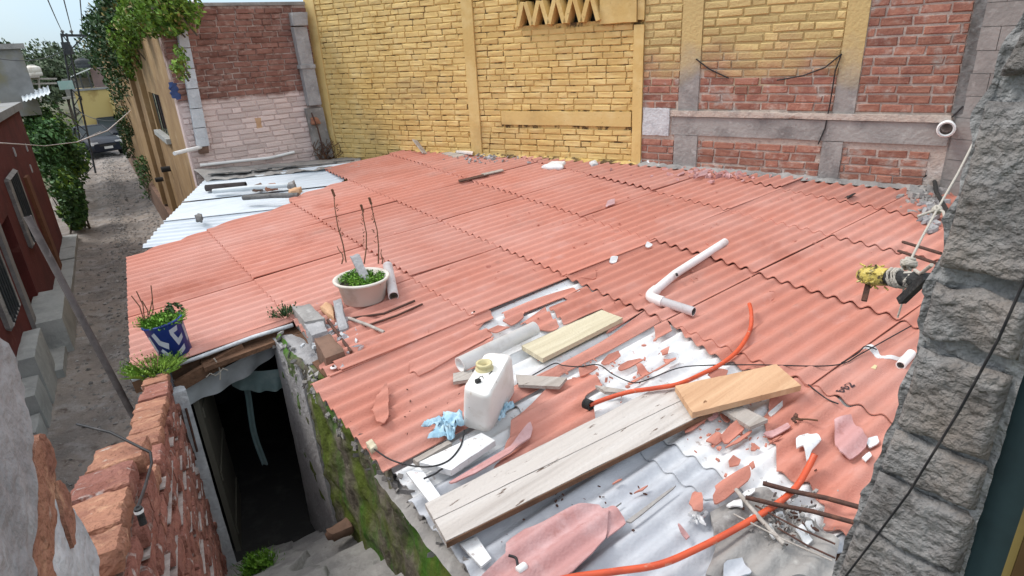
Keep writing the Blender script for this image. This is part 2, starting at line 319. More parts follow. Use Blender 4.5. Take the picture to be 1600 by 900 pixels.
    def build(s, name, material, parent=None, center=True):
        me = bpy.data.meshes.new(name)
        if s.v:
            lo = V([min(p[i] for p in s.v) for i in range(3)]); hi = V([max(p[i] for p in s.v) for i in range(3)])
        else: lo = hi = V((0, 0, 0))
        o0 = V(((lo.x + hi.x) / 2, (lo.y + hi.y) / 2, lo.z)) if center else V((0, 0, 0))
        me.from_pydata([p - o0 for p in s.v], [], s.f); me.validate()
        if len(me.polygons) == len(s.sm): me.polygons.foreach_set('use_smooth', s.sm)
        me.materials.append(M[material] if isinstance(material, str) else material)
        o = bpy.data.objects.new(name, me); C.objects.link(o)
        LOC[o] = o0
        if parent is not None: o.parent = parent; o.location = o0 - LOC[parent]
        else: o.location = o0
        return o
def single(name, mb, material, label, cat, group=None):
    return tag(mb.build(name, material), label, cat, group)
def rough(mb, b, t, cuts, amp, sc=9., seed=0.):
    """a hexahedron cut into a grid on every face and weathered with noise (shared corners stay closed)"""
    b = [V(p) for p in b]; t = [V(p) for p in t]
    c = sum(b + t, V((0, 0, 0))) / 8
    def face(p, q, r, s_, nu, nv):
        def fn(u, v_):
            x = p.lerp(q, u).lerp(s_.lerp(r, u), v_)
            d = (x - c).normalized()
            k = 1.
            ed = min(u, 1 - u, v_, 1 - v_)
            return x + d * (amp * (nse(x, sc, seed) + .5 * nse(x, sc * 2.7, seed + 4) + .25 * nse(x, sc * 6, seed + 8))) - d * (amp * .9 if ed < 1e-6 else 0)
        mb.grid(fn, nu, nv, True)
    face(t[0], t[1], t[2], t[3], cuts[0], cuts[1])
    face(b[1], b[0], b[3], b[2], cuts[0], cuts[1])
    face(b[0], b[1], t[1], t[0], cuts[0], cuts[2]); face(b[2], b[3], t[3], t[2], cuts[0], cuts[2])
    face(b[1], b[2], t[2], t[1], cuts[1], cuts[2]); face(b[3], b[0], t[0], t[3], cuts[1], cuts[2])

# ------------------------------------------------------------------ bricks
def brick_meshes(material, k=8, jit=.02):
    res = []
    for i in range(k):
        mb = MB(); r = lambda s: random.uniform(-s, s)
        bk = [V((x, .5, z)) for x, z in ((-.5, -.5), (.5, -.5), (.5, .5), (-.5, .5))]
        md = [V((x + r(jit), -.32 + r(.05), z + r(jit * 3))) for x, z in ((-.5, -.5), (.5, -.5), (.5, .5), (-.5, .5))]
        fr = [V((p.x * .94, -.5 + r(.06), p.z * .78)) for p in md]
        mid = V((r(.2), -.5 + r(.06), r(.1)))
        mb.add(bk + md + fr + [mid], [(0, 1, 5, 4), (1, 2, 6, 5), (2, 3, 7, 6), (3, 0, 4, 7), (4, 5, 9, 8), (5, 6, 10, 9), (6, 7, 11, 10), (7, 4, 8, 11),
                                      (8, 9, 12), (9, 10, 12), (10, 11, 12), (11, 8, 12)])
        me = bpy.data.meshes.new('brick'); me.from_pydata(mb.v, [], mb.f); me.materials.append(M[material]); res.append(me)
    return res
def brick_wall(parent, O, t, length, z0, z1, course, blen, material, skip=None, joint=.013, proud=.012, depth=.06, stag=.5, jitter=1., limit=300, pick=None):
    """courses of bricks on the face through O along t; the nearest in the frame are parts, the rest one joined part"""
    t = V(t).normalized(); nrm = t.cross(V((0, 0, 1)));
    if nrm.dot(EYE - V(O)) < 0: nrm = -nrm
    metas = {}
    items = []
    nrow = int((z1 - z0) / course)
    for r in range(nrow):
        z = z0 + (r + .5) * course
        for i0, i1 in (skip(z) if skip else [(0, length)]):
            s = i0 - random.random() * blen * .8
            while s < i1:
                l = blen * random.choice((1, 1, 1, .9, 1.08, .55))
                a, b = max(s, i0), min(s + l, i1)
                s += l
                if b - a < .045: continue
                items.append([(a + b) / 2, z, b - a])
    vis = []
    for it in items:
        P = V(O) + t * it[0]; P.z = it[1]; q = px_of(P)
        inn = q[2] > 0 and -20 < q[0] < 1620 and -12 < q[1] < 912
        vis.append((0 if inn else 1, q[2], it))
    vis.sort(key=lambda x: (x[0], x[1]))
    x_ax = t; y_ax = -nrm; z_ax = V((0, 0, 1))
    if x_ax.cross(y_ax).dot(z_ax) < 0: x_ax = -t
    rest = MB()
    for i, (o_, d_, it) in enumerate(vis):
        mname = pick(it[0], it[1]) if pick else material
        if mname not in metas: metas[mname] = brick_meshes(mname)
        me = random.choice(metas[mname])
        pr = proud + random.uniform(-.006, .008) * jitter
        P = V(O) + t * it[0] + nrm * (pr - depth / 2); P.z = it[1] + random.uniform(-.004, .004) * jitter
        tilt = random.uniform(-.012, .012) * jitter
        sx, sy, sz = it[2] - joint, depth, course - joint * random.uniform(.75, 1.25)
        R = Matrix((x_ax, y_ax, z_ax)).transposed() @ Matrix.Rotation(tilt, 3, 'Y')
        Mx = R @ Matrix.Diagonal((sx, sy, sz))
        if i < limit and o_ == 0:
            ob = bpy.data.objects.new('brick', me); C.objects.link(ob); ob.parent = parent
            mm = Mx.to_4x4(); mm.translation = P - LOC[parent]; ob.matrix_local = mm
        else:
            rest.add([P + Mx @ v_.co for v_ in me.vertices], [tuple(p.vertices) for p in me.polygons])
    if rest.v:
        tag(rest.build('bricks', material, parent), kind='stuff')
    return nrm
def slab(parent, name, O, t, s0, s1, z0, z1, thick, material, proud=0., nrm=None):
    """an upright slab on a wall face: s0..s1 along, z0..z1 up, its front PROUD of the face"""
    t = V(t).normalized(); nn = nrm if nrm is not None else t.cross(V((0, 0, 1)))
    if nn.dot(EYE - V(O)) < 0: nn = -nn
    mb = MB(); P = V((O[0], O[1], 0)); c = P + t * ((s0 + s1) / 2) + nn * (proud - thick / 2); c.z = (z0 + z1) / 2
    mb.box(c, t * ((s1 - s0) / 2), nn * (thick / 2), V((0, 0, (z1 - z0) / 2)))
    return mb.build(name, material, parent)
def rough_slab(parent, name, O, t, s0, s1, z0, z1, thick, material, proud=0., amp=.012, sc=8., cell=.08):
    t = V(t).normalized(); nn = t.cross(V((0, 0, 1)))
    if nn.dot(EYE - V(O)) < 0: nn = -nn
    P = V((O[0], O[1], 0)); up = V((0, 0, 1))
    b = [P + t * s0 + nn * proud + up * z0, P + t * s1 + nn * proud + up * z0, P + t * s1 + nn * (proud - thick) + up * z0, P + t * s0 + nn * (proud - thick) + up * z0]
    tt = [p + up * (z1 - z0) for p in b]
    mb = MB(); rough(mb, b, tt, (max(2, int((s1 - s0) / cell)), 2, max(2, int((z1 - z0) / cell))), amp, sc, s0 + z0)
    return mb.build(name, material, parent)

# ------------------------------------------------------------------ corrugated sheets in house coordinates
PITCH, AMP = .118, .016
def wave(e): return math.cos(2 * math.pi * e / PITCH)
def sheet(mb, poly, h=0., t=.007, lift=None, rag=0., seed=0., sag=.005, amp=AMP, step=PITCH / 10, da=.22, place=RP, phase=0., tv=None):
    """poly in (a, e); corrugations run along a. Cut on scan lines, with thickness"""
    es = [p[1] for p in poly]; lo, hi = min(es) + 1e-4, max(es) - 1e-4
    n = max(2, int((hi - lo) / step)); rows = []
    for i in range(n + 1):
        e = lo + (hi - lo) * i / n; xs = []
        for k in range(len(poly)):
            (a0, e0), (a1, e1_) = poly[k], poly[(k + 1) % len(poly)]
            if (e0 - e) * (e1_ - e) < 0: xs.append(a0 + (a1 - a0) * (e - e0) / (e1_ - e0))
        if len(xs) < 2: continue
        A, B = min(xs), max(xs)
        if rag:
            A += rag * nse((e * 9, seed, 0)); B += rag * nse((e * 9, seed + 5, 3))
            A += rag * .5 * nse((e * 27, seed, 0)); B += rag * .5 * nse((e * 27, seed + 5, 3))
        if B - A > .004: rows.append((e, A, B))
    if len(rows) < 2: return
    nc = max(2, int(max(r[2] - r[1] for r in rows) / da))
    top = []; bot = []
    for e, A, B in rows:
        for j in range(nc + 1):
            a = A + (B - A) * j / nc
            z = h + amp * wave(e + phase) + sag * nse((a * 1.3, e * 1.3, seed)) + (lift(a, e) if lift else 0)
            p = place(a, e, z); top.append(p); bot.append(p - (tv or V((0, 0, t))))
    w_ = nc + 1; nr = len(rows)
    q = [(i * w_ + j, i * w_ + j + 1, (i + 1) * w_ + j + 1, (i + 1) * w_ + j) for i in range(nr - 1) for j in range(nc)]
    mb.add(top, [tuple(reversed(f)) for f in q], True); mb.add(bot, q, True)
    loop = [j for j in range(w_)] + [i * w_ + nc for i in range(1, nr)] + [(nr - 1) * w_ + j for j in range(nc - 1, -1, -1)] + [i * w_ for i in range(nr - 2, 0, -1)]
    k = len(loop)
    mb.add([top[i] for i in loop] + [bot[i] for i in loop], [(i, (i + 1) % k, k + (i + 1) % k, k + i) for i in range(k)])
def clip(poly, p, n):
    """keep the side where (x-p).n >= 0"""
    res = []
    for i in range(len(poly)):
        a, b = poly[i], poly[(i + 1) % len(poly)]
        da = (a[0] - p[0]) * n[0] + (a[1] - p[1]) * n[1]; db = (b[0] - p[0]) * n[0] + (b[1] - p[1]) * n[1]
        if da >= 0: res.append(a)
        if da * db < 0:
            t = da / (da - db); res.append((a[0] + (b[0] - a[0]) * t, a[1] + (b[1] - a[1]) * t))
    return res
def pxpoly(pts, h=0.): return [AE(x, y, h) for x, y in pts]

UP = V((0, 0, 1))
# ================================================================== SETTING: ground, lane, pavement
def ground_h(y): return -.2 - (min(y - 70, 400) * .03 if y > 70 else 0)
mb = MB(); mb.grid(lambda u, v_: V((-1200 + 2400 * u, -200 + 2200 * v_, ground_h(-200 + 2200 * v_))), 40, 80)
tag(mb.build('ground', 'ground'), kind='structure')
mb = MB()
def lane_h(c, e): return .02 * nse((c * 1.4, e * .7, 0)) + .018 * nse((c * 5, e * 5, 2)) - .045 * math.exp(-((c + .1) / .22) ** 2) - .045 * math.exp(-((c + 1.15) / .22) ** 2)
mb.grid(lambda u, v_: L(-2.6 + 4.2 * u, 1.5 + 56 * v_ ** 1.6, lane_h(-2.6 + 4.2 * u, 1.5 + 56 * v_ ** 1.6)), 46, 260)
tag(mb.build('dirt_road', 'dirt'), kind='structure')
mb = MB()
for i in range(5200):
    e = 6 + 34 * random.random() ** 1.7; c = random.choice((random.gauss(-.55, .16), random.gauss(-.55, .16), random.uniform(-1.5, .6), random.gauss(.35, .2)))
    if c < -1.52: continue
    s = random.uniform(.012, .05) * (1 + .8 * (random.random() < .06)); p = L(c, e, lane_h(c, e) + s * .12)
    a = random.random() * 6
    x = V((math.cos(a), math.sin(a), random.uniform(-.3, .3))) * s; y = V((-math.sin(a), math.cos(a), random.uniform(-.3, .3))) * s * random.uniform(.5, .9); z = UP * s * random.uniform(.4, .7)
    mb.add([p + x, p + y, p - x, p - y, p + z, p - z, ], [(0, 1, 4), (1, 2, 4), (2, 3, 4), (3, 0, 4), (1, 0, 5), (2, 1, 5), (3, 2, 5), (0, 3, 5)])
tag(mb.build('gravel', 'stones'), kind='stuff')
# pavement: separate slabs along the red house, chipped and uneven
e = 10.9
k = 0
while e < 19.6:
    l = random.uniform(1.0, 1.6); mb = MB(); h = .13 + random.uniform(-.015, .02)
    b = [L(-1.92, e, -.2), L(-1.58, e, -.2), L(-1.58, e + l - .03, -.2), L(-1.92, e + l - .03, -.2)]
    rough(mb, b, [V((p.x, p.y, h)) for p in b], (4, 10, 3), .012, 7, e)
    tag(mb.build('pavement', 'concrete_pale'), kind='structure'); e += l
# sky-side hills of foliage far behind the roofs
def tree(base, h, rad, n, size, leaf, label, group=None, trunk=.16, keep=None, cen=None):
    t = thing('tree', base, label, 'tree', group)
    mb = MB(); top = V(base) + UP * h * .72
    pts = [V(base) + (top - V(base)) * k / 5 + V((.12 * math.sin(k * 1.7), .1 * math.cos(k * 2.1), 0)) for k in range(6)]
    mb.tube(pts, .1, 7, rs=[trunk * (1 - .14 * k) for k in range(6)])
    for k in range(6):
        a = k * 1.1 + h; s0 = pts[2 + k % 3]
        mb.tube([s0, s0 + V((math.cos(a) * rad[0] * .35, math.sin(a) * rad[1] * .35, rad[2] * .3)), s0 + V((math.cos(a) * rad[0] * .7, math.sin(a) * rad[1] * .7, rad[2] * .7))], .05, 5, rs=[trunk * .5, trunk * .3, trunk * .12])
    mb.build('trunk', 'bark', t)
    mb = MB(); cc = cen or (V(base) + UP * h * .66)
    for k in range(7):
        d = V((random.uniform(-1, 1) * rad[0] * .62, random.uniform(-1, 1) * rad[1] * .62, random.uniform(-.75, .75) * rad[2] * .62))
        mb.leaves(cc + d, [r * random.uniform(.45, .65) for r in rad], n // 7, size, .5)
    mb.build('crown', leaf, t)
    return t
def at_depth(x, y, dist):
    r = ray(x, y); return EYE + r * (dist / math.hypot(r.x, r.y))
for (x, y, D, rx, rz, leaf, lab) in (
    (38, 118, 72, 3.6, 3.4, 'leaf_far', 'dark green tree rising behind the grey flat-roofed house'),
    (75, 118, 84, 3.2, 3.2, 'leaf_far', 'small round tree just left of the lattice power pole'),
    (112, 112, 92, 3.4, 2.6, 'leaf_far', 'low pale tree behind the lattice power pole'),
    (146, 96, 96, 4.2, 3.6, 'leaf_far', 'broad tree behind the mauve house with the black water tank'),
    (176, 84, 80, 3.6, 4.2, 'leaf_dark', 'tall dark tree at the far corner of the ochre house'),
    (98, 128, 60, 2.2, 2.0, 'leaf_far', 'low shrubby tree beside the turquoise sign on the pole')):
    c = at_depth(x, y, D); base = V((c.x, c.y, -1.5)); h = (c.z - base.z) / .66
    tree(base, h, (rx, rx, rz), 3200, .42, leaf, lab, 'trees beyond the end of the lane', cen=c)

# ================================================================== far houses
def house_box(name, px0, px1, ytop, D, depth, material, label, zb=0., yaw=0.):
    """a block whose front runs between two photo columns at distance D"""
    p = at_depth(px0, ytop, D); q = at_depth(px1, ytop, D)
    z = (p.z + q.z) / 2; c = (p + q) / 2
    t = thing(name, (c.x, c.y, zb), label, 'house', 'houses at the end of the lane')
    d = V((q.x - p.x, q.y - p.y, 0)); ux = d.normalized(); nb = V((-ux.y, ux.x, 0))
    if nb.dot(V((c.x, c.y, 0))) < 0: nb = -nb
    mb = MB(); mb.box(V((c.x, c.y, (z + zb) / 2)) + nb * depth / 2, d / 2, nb * depth / 2, UP * (z - zb) / 2); mb.build('wall', material, t)
    return t, V((p.x, p.y, 0)), ux, nb, d.length, z
t, p, ux, nb, ln, z = house_box('yellow_house', 114, 205, 139, 46, 7, 'far_yellow', 'yellow flat-roofed house closing off the end of the lane')
slab(t, 'parapet', p, ux, -.06, ln + .06, z - .02, z + .1, .2, 'far_grey', .06, -nb)
f = slab(t, 'window', p, ux, ln * .60, ln * .66, z - 2.1, z - 1.35, .08, 'cement_dark', .03, -nb); slab(f, 'pane', p, ux, ln * .61, ln * .65, z - 2.05, z - 1.4, .03, 'glass', .045, -nb)
slab(t, 'wall_vent', p, ux, ln * .08, ln * .10, z - .55, z - .3, .06, 'dark', .03, -nb)
slab(t, 'downpipe', p, ux, ln * .695, ln * .71, 0, z - .7, .08, 'pvc', .08, -nb)
slab(t, 'side_wing', p, ux, ln * .57, ln * .98, 0, z - .55, .5, 'far_yellow', .35, -nb)
t, p, ux, nb, ln, z = house_box('mauve_house', 139, 178, 106, 50, 4, 'far_purple', 'mauve upper storey with a black water tank behind the yellow house')
mb = MB(); mb.hexa([at_depth(110, 121, 49.5) + nb * 0, at_depth(141, 108, 49.5), at_depth(141, 108, 49.5) + nb * 3, at_depth(110, 121, 49.5) + nb * 3],
                   [at_depth(110, 119, 49.5), at_depth(141, 106, 49.5), at_depth(141, 106, 49.5) + nb * 3, at_depth(110, 119, 49.5) + nb * 3]); mb.build('lean_to_roof', 'tin', t)
slab(t, 'lean_to_wall', p, ux, -1.7, -.05, z - 1.7, z - .55, .2, 'far_grey', -1.2, -nb)
slab(t, 'ledge', p, ux, -1.9, ln, z - 1.75, z - 1.62, .5, 'far_grey', .2, -nb)
mb = MB()
for q in ((112, 122), (124, 117), (136, 112)):
    a = at_depth(*q, 49.4); mb.tube([a, a - UP * 1.1], .05, 6)
mb.build('lean_to_post', 'pole', t)
def water_tank(x, y0, y1, D, r, material, label):
    top = at_depth(x, y0, D); bot = at_depth(x, y1, D); h = top.z - bot.z
    t = thing('water_tank', bot, label, 'water tank', 'roof water tanks')
    mb = MB(); mb.lathe(bot, [(0, 0), (r, 0), (r, h * .30), (r * .96, h * .33), (r, h * .36), (r, h * .68), (r * .85, h * .82), (r * .4, h * .93), (r * .4, h * .9)], 20); mb.build('body', material, t)
    mb = MB(); mb.lathe(bot + UP * h * .92, [(r * .42, 0), (r * .42, h * .07), (0, h * .09)], 16); mb.build('lid', material, t)
    return t
water_tank(131, 90, 106, 50.5, .42, 'pole', 'black water tank on the roof of the mauve house')
wt = water_tank(54, 101, 119, 40, .36, 'tub', 'cream water tank on a stand beyond the red house')
t = thing('tank_stand', at_depth(50, 150, 40), 'spindly stand of posts and planks under the cream water tank', 'stand')
mb = MB(); mb.bar(at_depth(34, 121, 40), at_depth(62, 119.5, 40), .8, .08); mb.build('platform', 'wood_old', t)
for q in (36, 48, 60):
    mb = MB(); mb.tube([at_depth(q, 121, 40), at_depth(q + 4, 160, 40)], .05, 6); mb.build('post', 'wood_old', t)
for q, r_ in ((123, 125), (131, 132)):
    mb = MB(); mb.bar(at_depth(52, q, 40.2), at_depth(88, r_ - 2, 41), .08, .08); mb.build('rail', 'wood_old', t)
t, p, ux, nb, ln, z = house_box('grey_house', -30, 31, 72, 27, 5, 'far_grey', 'grey cement upper floor above the far end of the red house', zb=3.0)
slab(t, 'roof_edge', p, ux, -.1, ln + .12, z - .1, z + .06, .3, 'cement', .12, -nb)
t = thing('tin_roof', at_depth(60, 155, 26), 'pale corrugated tin roof edge sticking out behind the red house', 'roof')
mb = MB(); mb.grid(lambda u, v_: at_depth(36 + 43 * u, 159 - 13 * u, 25 + 3 * v_) + UP * (.025 * math.sin(u * 40) + v_ * .25), 60, 3); mb.build('sheet', 'tin', t)

# ================================================================== red house on the left of the lane
CR = -1.92
t = thing('red_house', L(CR - 2, 14, 0), 'dark red house front along the left side of the lane', 'house')
mb = MB()
def wall_h(e): return 3.62
zs = 3.55
x0, x1 = 6.0, 20.4
door = (12.3, 13.5, 2.15)
for a, b, z0, z1 in ((x0, door[0], -.2, zs), (door[1], x1, -.2, zs), (door[0], door[1], door[2], zs)):
    mb.hexa([L(CR, a, z0), L(CR, b, z0), L(CR - 4, b, z0), L(CR - 4, a, z0)], [L(CR, a, z1), L(CR, b, z1), L(CR - 4, b, z1), L(CR - 4, a, z1)])
mb.build('wall', 'red_house', t)
mb = MB(); mb.hexa([L(CR - .25, door[0] + .002, 0), L(CR - .25, door[1] - .002, 0), L(CR - .3, door[1] - .002, 0), L(CR - .3, door[0] + .002, 0)],
                   [L(CR - .25, door[0] + .002, 2.14), L(CR - .25, door[1] - .002, 2.14), L(CR - .3, door[1] - .002, 2.14), L(CR - .3, door[0] + .002, 2.14)]); mb.build('door', 'dark', t)
for a in (16.9,):
    mb = MB(); rough(mb, [L(CR - .02, a, 0), L(CR + .10, a, 0), L(CR + .10, a + .5, 0), L(CR - .02, a + .5, 0)], [L(CR - .02, a, 2.3), L(CR + .06, a, 2.3), L(CR + .06, a + .5, 2.3), L(CR - .02, a + .5, 2.3)], (2, 4, 10), .01)
    mb.build('buttress', 'orange_plaster', t)
mb = MB(); mb.hexa([L(CR + .1, x0, zs + .003), L(CR + .1, x1 + .1, zs + .003), L(CR - 4, x1 + .1, zs + .003), L(CR - 4, x0, zs + .003)], [L(CR + .1, x0, zs + .16), L(CR + .1, x1 + .1, zs + .16), L(CR - 4, x1 + .1, zs + .16), L(CR - 4, x0, zs + .16)])
mb.build('roof_slab', 'far_grey', t)
f = None
for (a, b, z0, z1) in ((14.4, 15.7, 1.35, 2.6), (10.2, 11.2, 1.2, 2.4)):
    mb = MB()
    mb.hexa([L(CR + .02, a, z0), L(CR + .02, b, z0), L(CR + .0, b, z0), L(CR + .0, a, z0)], [L(CR + .02, a, z1), L(CR + .02, b, z1), L(CR, b, z1), L(CR, a, z1)])
    f = mb.build('window', 'glass', t)
    mb = MB()
    for p_, q_ in (((a, z0), (b, z0)), ((a, z1), (b, z1)), ((a, z0), (a, z1)), ((b, z0), (b, z1))):
        mb.bar(L(CR + .04, *p_), L(CR + .04, *q_), .08, .08, (0.6, .1, .7))
    mb.build('frame', 'cement', f)
    for k in range(1, 6):
        mb = MB(); e = a + (b - a) * k / 6; mb.tube([L(CR + .09, e, z0), L(CR + .09, e, z1)], .014, 6); mb.build('bar', 'pole', f)
mb = MB()
for q in ((115, 210), (180, 240)): pass
for (e, z) in ((19.2, 2.6), (18.7, 2.15), (16.9, 2.75)):
    mb.hexa([L(CR + .0, e, z), L(CR + .02, e, z), L(CR + .02, e + .12, z + .02), L(CR, e + .12, z + .02)], [L(CR, e + .02, z + .2), L(CR + .02, e + .02, z + .2), L(CR + .02, e + .1, z + .17), L(CR, e + .1, z + .17)])
mb.build('plaster_scar', 'plaster_white', t)
# pale porch posts
for i, (e, c, lab) in enumerate(((11.9, -2.02, 'pale square porch post, the nearer one beside the concrete step'), (12.6, -2.25, 'pale square porch post, the one nearer the wall of the red house'))):
    t = thing('porch_post', L(c, e, 0), lab, 'post', 'porch posts of the red house')
    mb = MB(); rough(mb, [L(c - .16, e, 0), L(c + .16, e, 0), L(c + .16, e + .3, 0), L(c - .16, e + .3, 0)], [L(c - .16, e, 3.0), L(c + .16, e, 3.0), L(c + .16, e + .3, 3.0), L(c - .16, e + .3, 3.0)], (3, 3, 16), .012, 5)
    mb.build('shaft', 'pillar_pale', t)
    mb = MB(); mb.hexa([L(c - .2, e - .04, 0), L(c + .2, e - .04, 0), L(c + .2, e + .34, 0), L(c - .2, e + .34, 0)], [L(c - .19, e - .03, .35), L(c + .19, e - .03, .35), L(c + .19, e + .33, .35), L(c - .19, e + .33, .35)]); mb.build('base', 'pillar_pale', t)
t = thing('door_step', L(-1.75, 12.5, 0), 'tall pale concrete block step on the kerb by the red house', 'step')
mb = MB(); rough(mb, [L(-2.0, 11.9, -.1), L(-1.48, 11.9, -.1), L(-1.48, 13.7, -.1), L(-2.0, 13.7, -.1)], [L(-2.0, 11.9, .62), L(-1.5, 11.95, .60), L(-1.5, 13.7, .62), L(-2.0, 13.7, .62)], (6, 14, 6), .015, 6); mb.build('block', 'concrete_pale', t)
t = thing('stoop', L(-1.9, 9.9, 0), 'two-step concrete stoop nearest the camera on the left side of the lane', 'steps')
for z0, z1, e0, e1_, c1 in ((-.1, .78, 10.0, 11.2, -1.68), (-.1, .52, 9.3, 9.99, -1.70), (-.1, .26, 8.75, 9.29, -1.72)):
    mb = MB(); rough(mb, [L(-2.5, e0, z0), L(c1, e0, z0), L(c1, e1_, z0), L(-2.5, e1_, z0)], [L(-2.5, e0, z1), L(c1 - .02, e0, z1), L(c1 - .02, e1_, z1), L(-2.5, e1_, z1)], (7, 8, 5), .014, 6, e0); mb.build('step', 'concrete_pale', t)

# bushes between the red house and the lane end
for (x, y, D, rad, n, lab, z_) in (
    (84, 205, 25.5, (.75, 2.2, 1.45), 5200, 'tall dark green bush spilling over the lane past the red house', 1.55),
    (100, 288, 21.6, (.34, 1.2, .95), 2600, 'lower green bush at the foot of the red house corner', .7),
    (78, 190, 28.5, (1.0, 2.2, 1.3), 3000, 'bushy greenery under the tin roof edge behind the red house', 2.0)):
    c = at_depth(x, y, D); c.z = z_ + .1
    t = thing('bush', (c.x, c.y, 0), lab, 'bush', 'bushes along the left of the lane')
    mb = MB()
    for k in range(6):
        mb.tube([V((c.x, c.y, 0)) + V((random.uniform(-.3, .3), random.uniform(-.4, .4), 0)), c + V((random.uniform(-.6, .6) * rad[0], random.uniform(-.6, .6) * rad[1], rad[2] * .3))], .03, 5, rs=[.03, .012])
    mb.build('stems', 'bark', t)
    mb = MB()
    for k in range(8):
        o = ES * random.uniform(-.6, .6) * rad[1] + FS * random.uniform(-.45, .45) * rad[0] + UP * random.uniform(-.6, .6) * rad[2]
        mb.leaves(c + o, [r * random.uniform(.45, .62) for r in (rad[0], rad[1] * .7, rad[2])], n // 8, .17, .4)
    mb.build('crown', 'leaf_bush', t)
    mb = MB()
    for k in range(5):
        o = ES * random.uniform(-.6, .6) * rad[1] + FS * random.uniform(-.3, .45) * rad[0] + UP * random.uniform(-.5, .7) * rad[2]
        mb.leaves(c + o, [r * .5 for r in (rad[0], rad[1] * .7, rad[2])], n // 40, .16, .4)
    tag(mb.build('leaves', 'leaf_vine', t), kind='stuff')

# ================================================================== lattice power pole with cross-arm and wires
PB = at_depth(128, 228, 33); PB.z = 0
PT = at_depth(99.5, 52, 33)
t = thing('power_pole', PB, 'lattice steel power pole with a cross-arm at the end of the lane', 'utility pole')
ax = (PT - PB); sd = V((ray(140, 120).x, ray(140, 120).y, 0)); sd = V((sd.y, -sd.x, 0)).normalized()
mb = MB()
for s in (-1, 1): mb.tube([PB + sd * s * .19, PT + sd * s * .09], .04, 6)
mb.build('leg', 'pole', t)
mb = MB(); nseg = 16
for k in range(nseg):
    a, b = k / nseg, (k + 1) / nseg; wa, wb = .19 - .10 * a, .19 - .10 * b; s = 1 if k % 2 else -1
    mb.tube([PB + ax * a + sd * s * wa, PB + ax * b - sd * s * wb], .022, 5)
mb.build('lacing', 'pole', t)
A0, A1 = at_depth(97, 55, 33), at_depth(145, 56, 33)
mb = MB(); mb.bar(A0, A1, .1, .1); arm = mb.build('cross_arm', 'pole', t)
mb = MB(); mb.bar(at_depth(131, 57, 33), at_depth(112, 76, 33), .05, .05); mb.build('brace', 'pole', t)
for x in (99, 113, 128, 143):
    mb = MB(); q = at_depth(x, 54.5, 33); mb.lathe(q, [(.03, 0), (.03, .08), (.07, .1), (.06, .16), (0, .2)], 10); mb.build('insulator', 'far_grey', t)
for x, y, w_ in ((104, 73, .11), (107, 78, .10)):
    mb = MB(); q = at_depth(x, y, 32.8); mb.box(q, sd * w_, UP * .18, V((.1, 0, 0)).cross(UP).normalized() * .1); mb.build('equipment_box', 'pole', t)
mb = MB(); mb.box(at_depth(103, 133, 32.6), sd * .26, V((sd.y, -sd.x, 0)) * .03, UP * .17)
single('sign_board', mb, M['sign_board'], 'blank pale turquoise sign board fixed to the lattice power pole', 'sign')
def wire(pts, r, label, group='overhead wires', material='cable', sag=0., name='wire', cat='wire'):
    P = [V(p) for p in pts]
    if len(P) == 2:
        a, b = P; P = [a.lerp(b, k / 14) - UP * (sag * 4 * (k / 14) * (1 - k / 14)) for k in range(15)]
    mb = MB(); mb.tube(P, r, 6); return single(name, mb, material, label, cat, group)
wire([at_depth(99, 53, 33), at_depth(62, -30, 14)], .012, 'thin overhead wire from the left end of the cross-arm up to the frame edge', sag=.1)
wire([at_depth(113, 53, 33), at_depth(92, -30, 14)], .012, 'thin overhead wire rising from the second insulator of the cross-arm', sag=.1)
wire([at_depth(128, 53, 33), at_depth(122, -30, 14)], .012, 'thin overhead wire rising from the third insulator of the cross-arm', sag=.1)
wire([at_depth(104, 74, 33), at_depth(-30, 86, 22)], .012, 'thin wire running from the pole towards the grey house', sag=.3)
wire([at_depth(118, 172, 33), at_depth(200, 184, 26)], .014, 'dark service wire crossing in front of the yellow house', sag=.25)
wire([at_depth(-20, 222, 11), at_depth(70, 228, 18), at_depth(120, 222, 24), at_depth(158, 205, 31)], .010, 'pale sagging wire across the street from the red house front', material='pvc')
wire([at_depth(205, 172, 24), at_depth(168, 204, 22), at_depth(120, 222, 20)], .014, 'pale drooping wire from the ochre house wall towards the bushes', material='pvc')

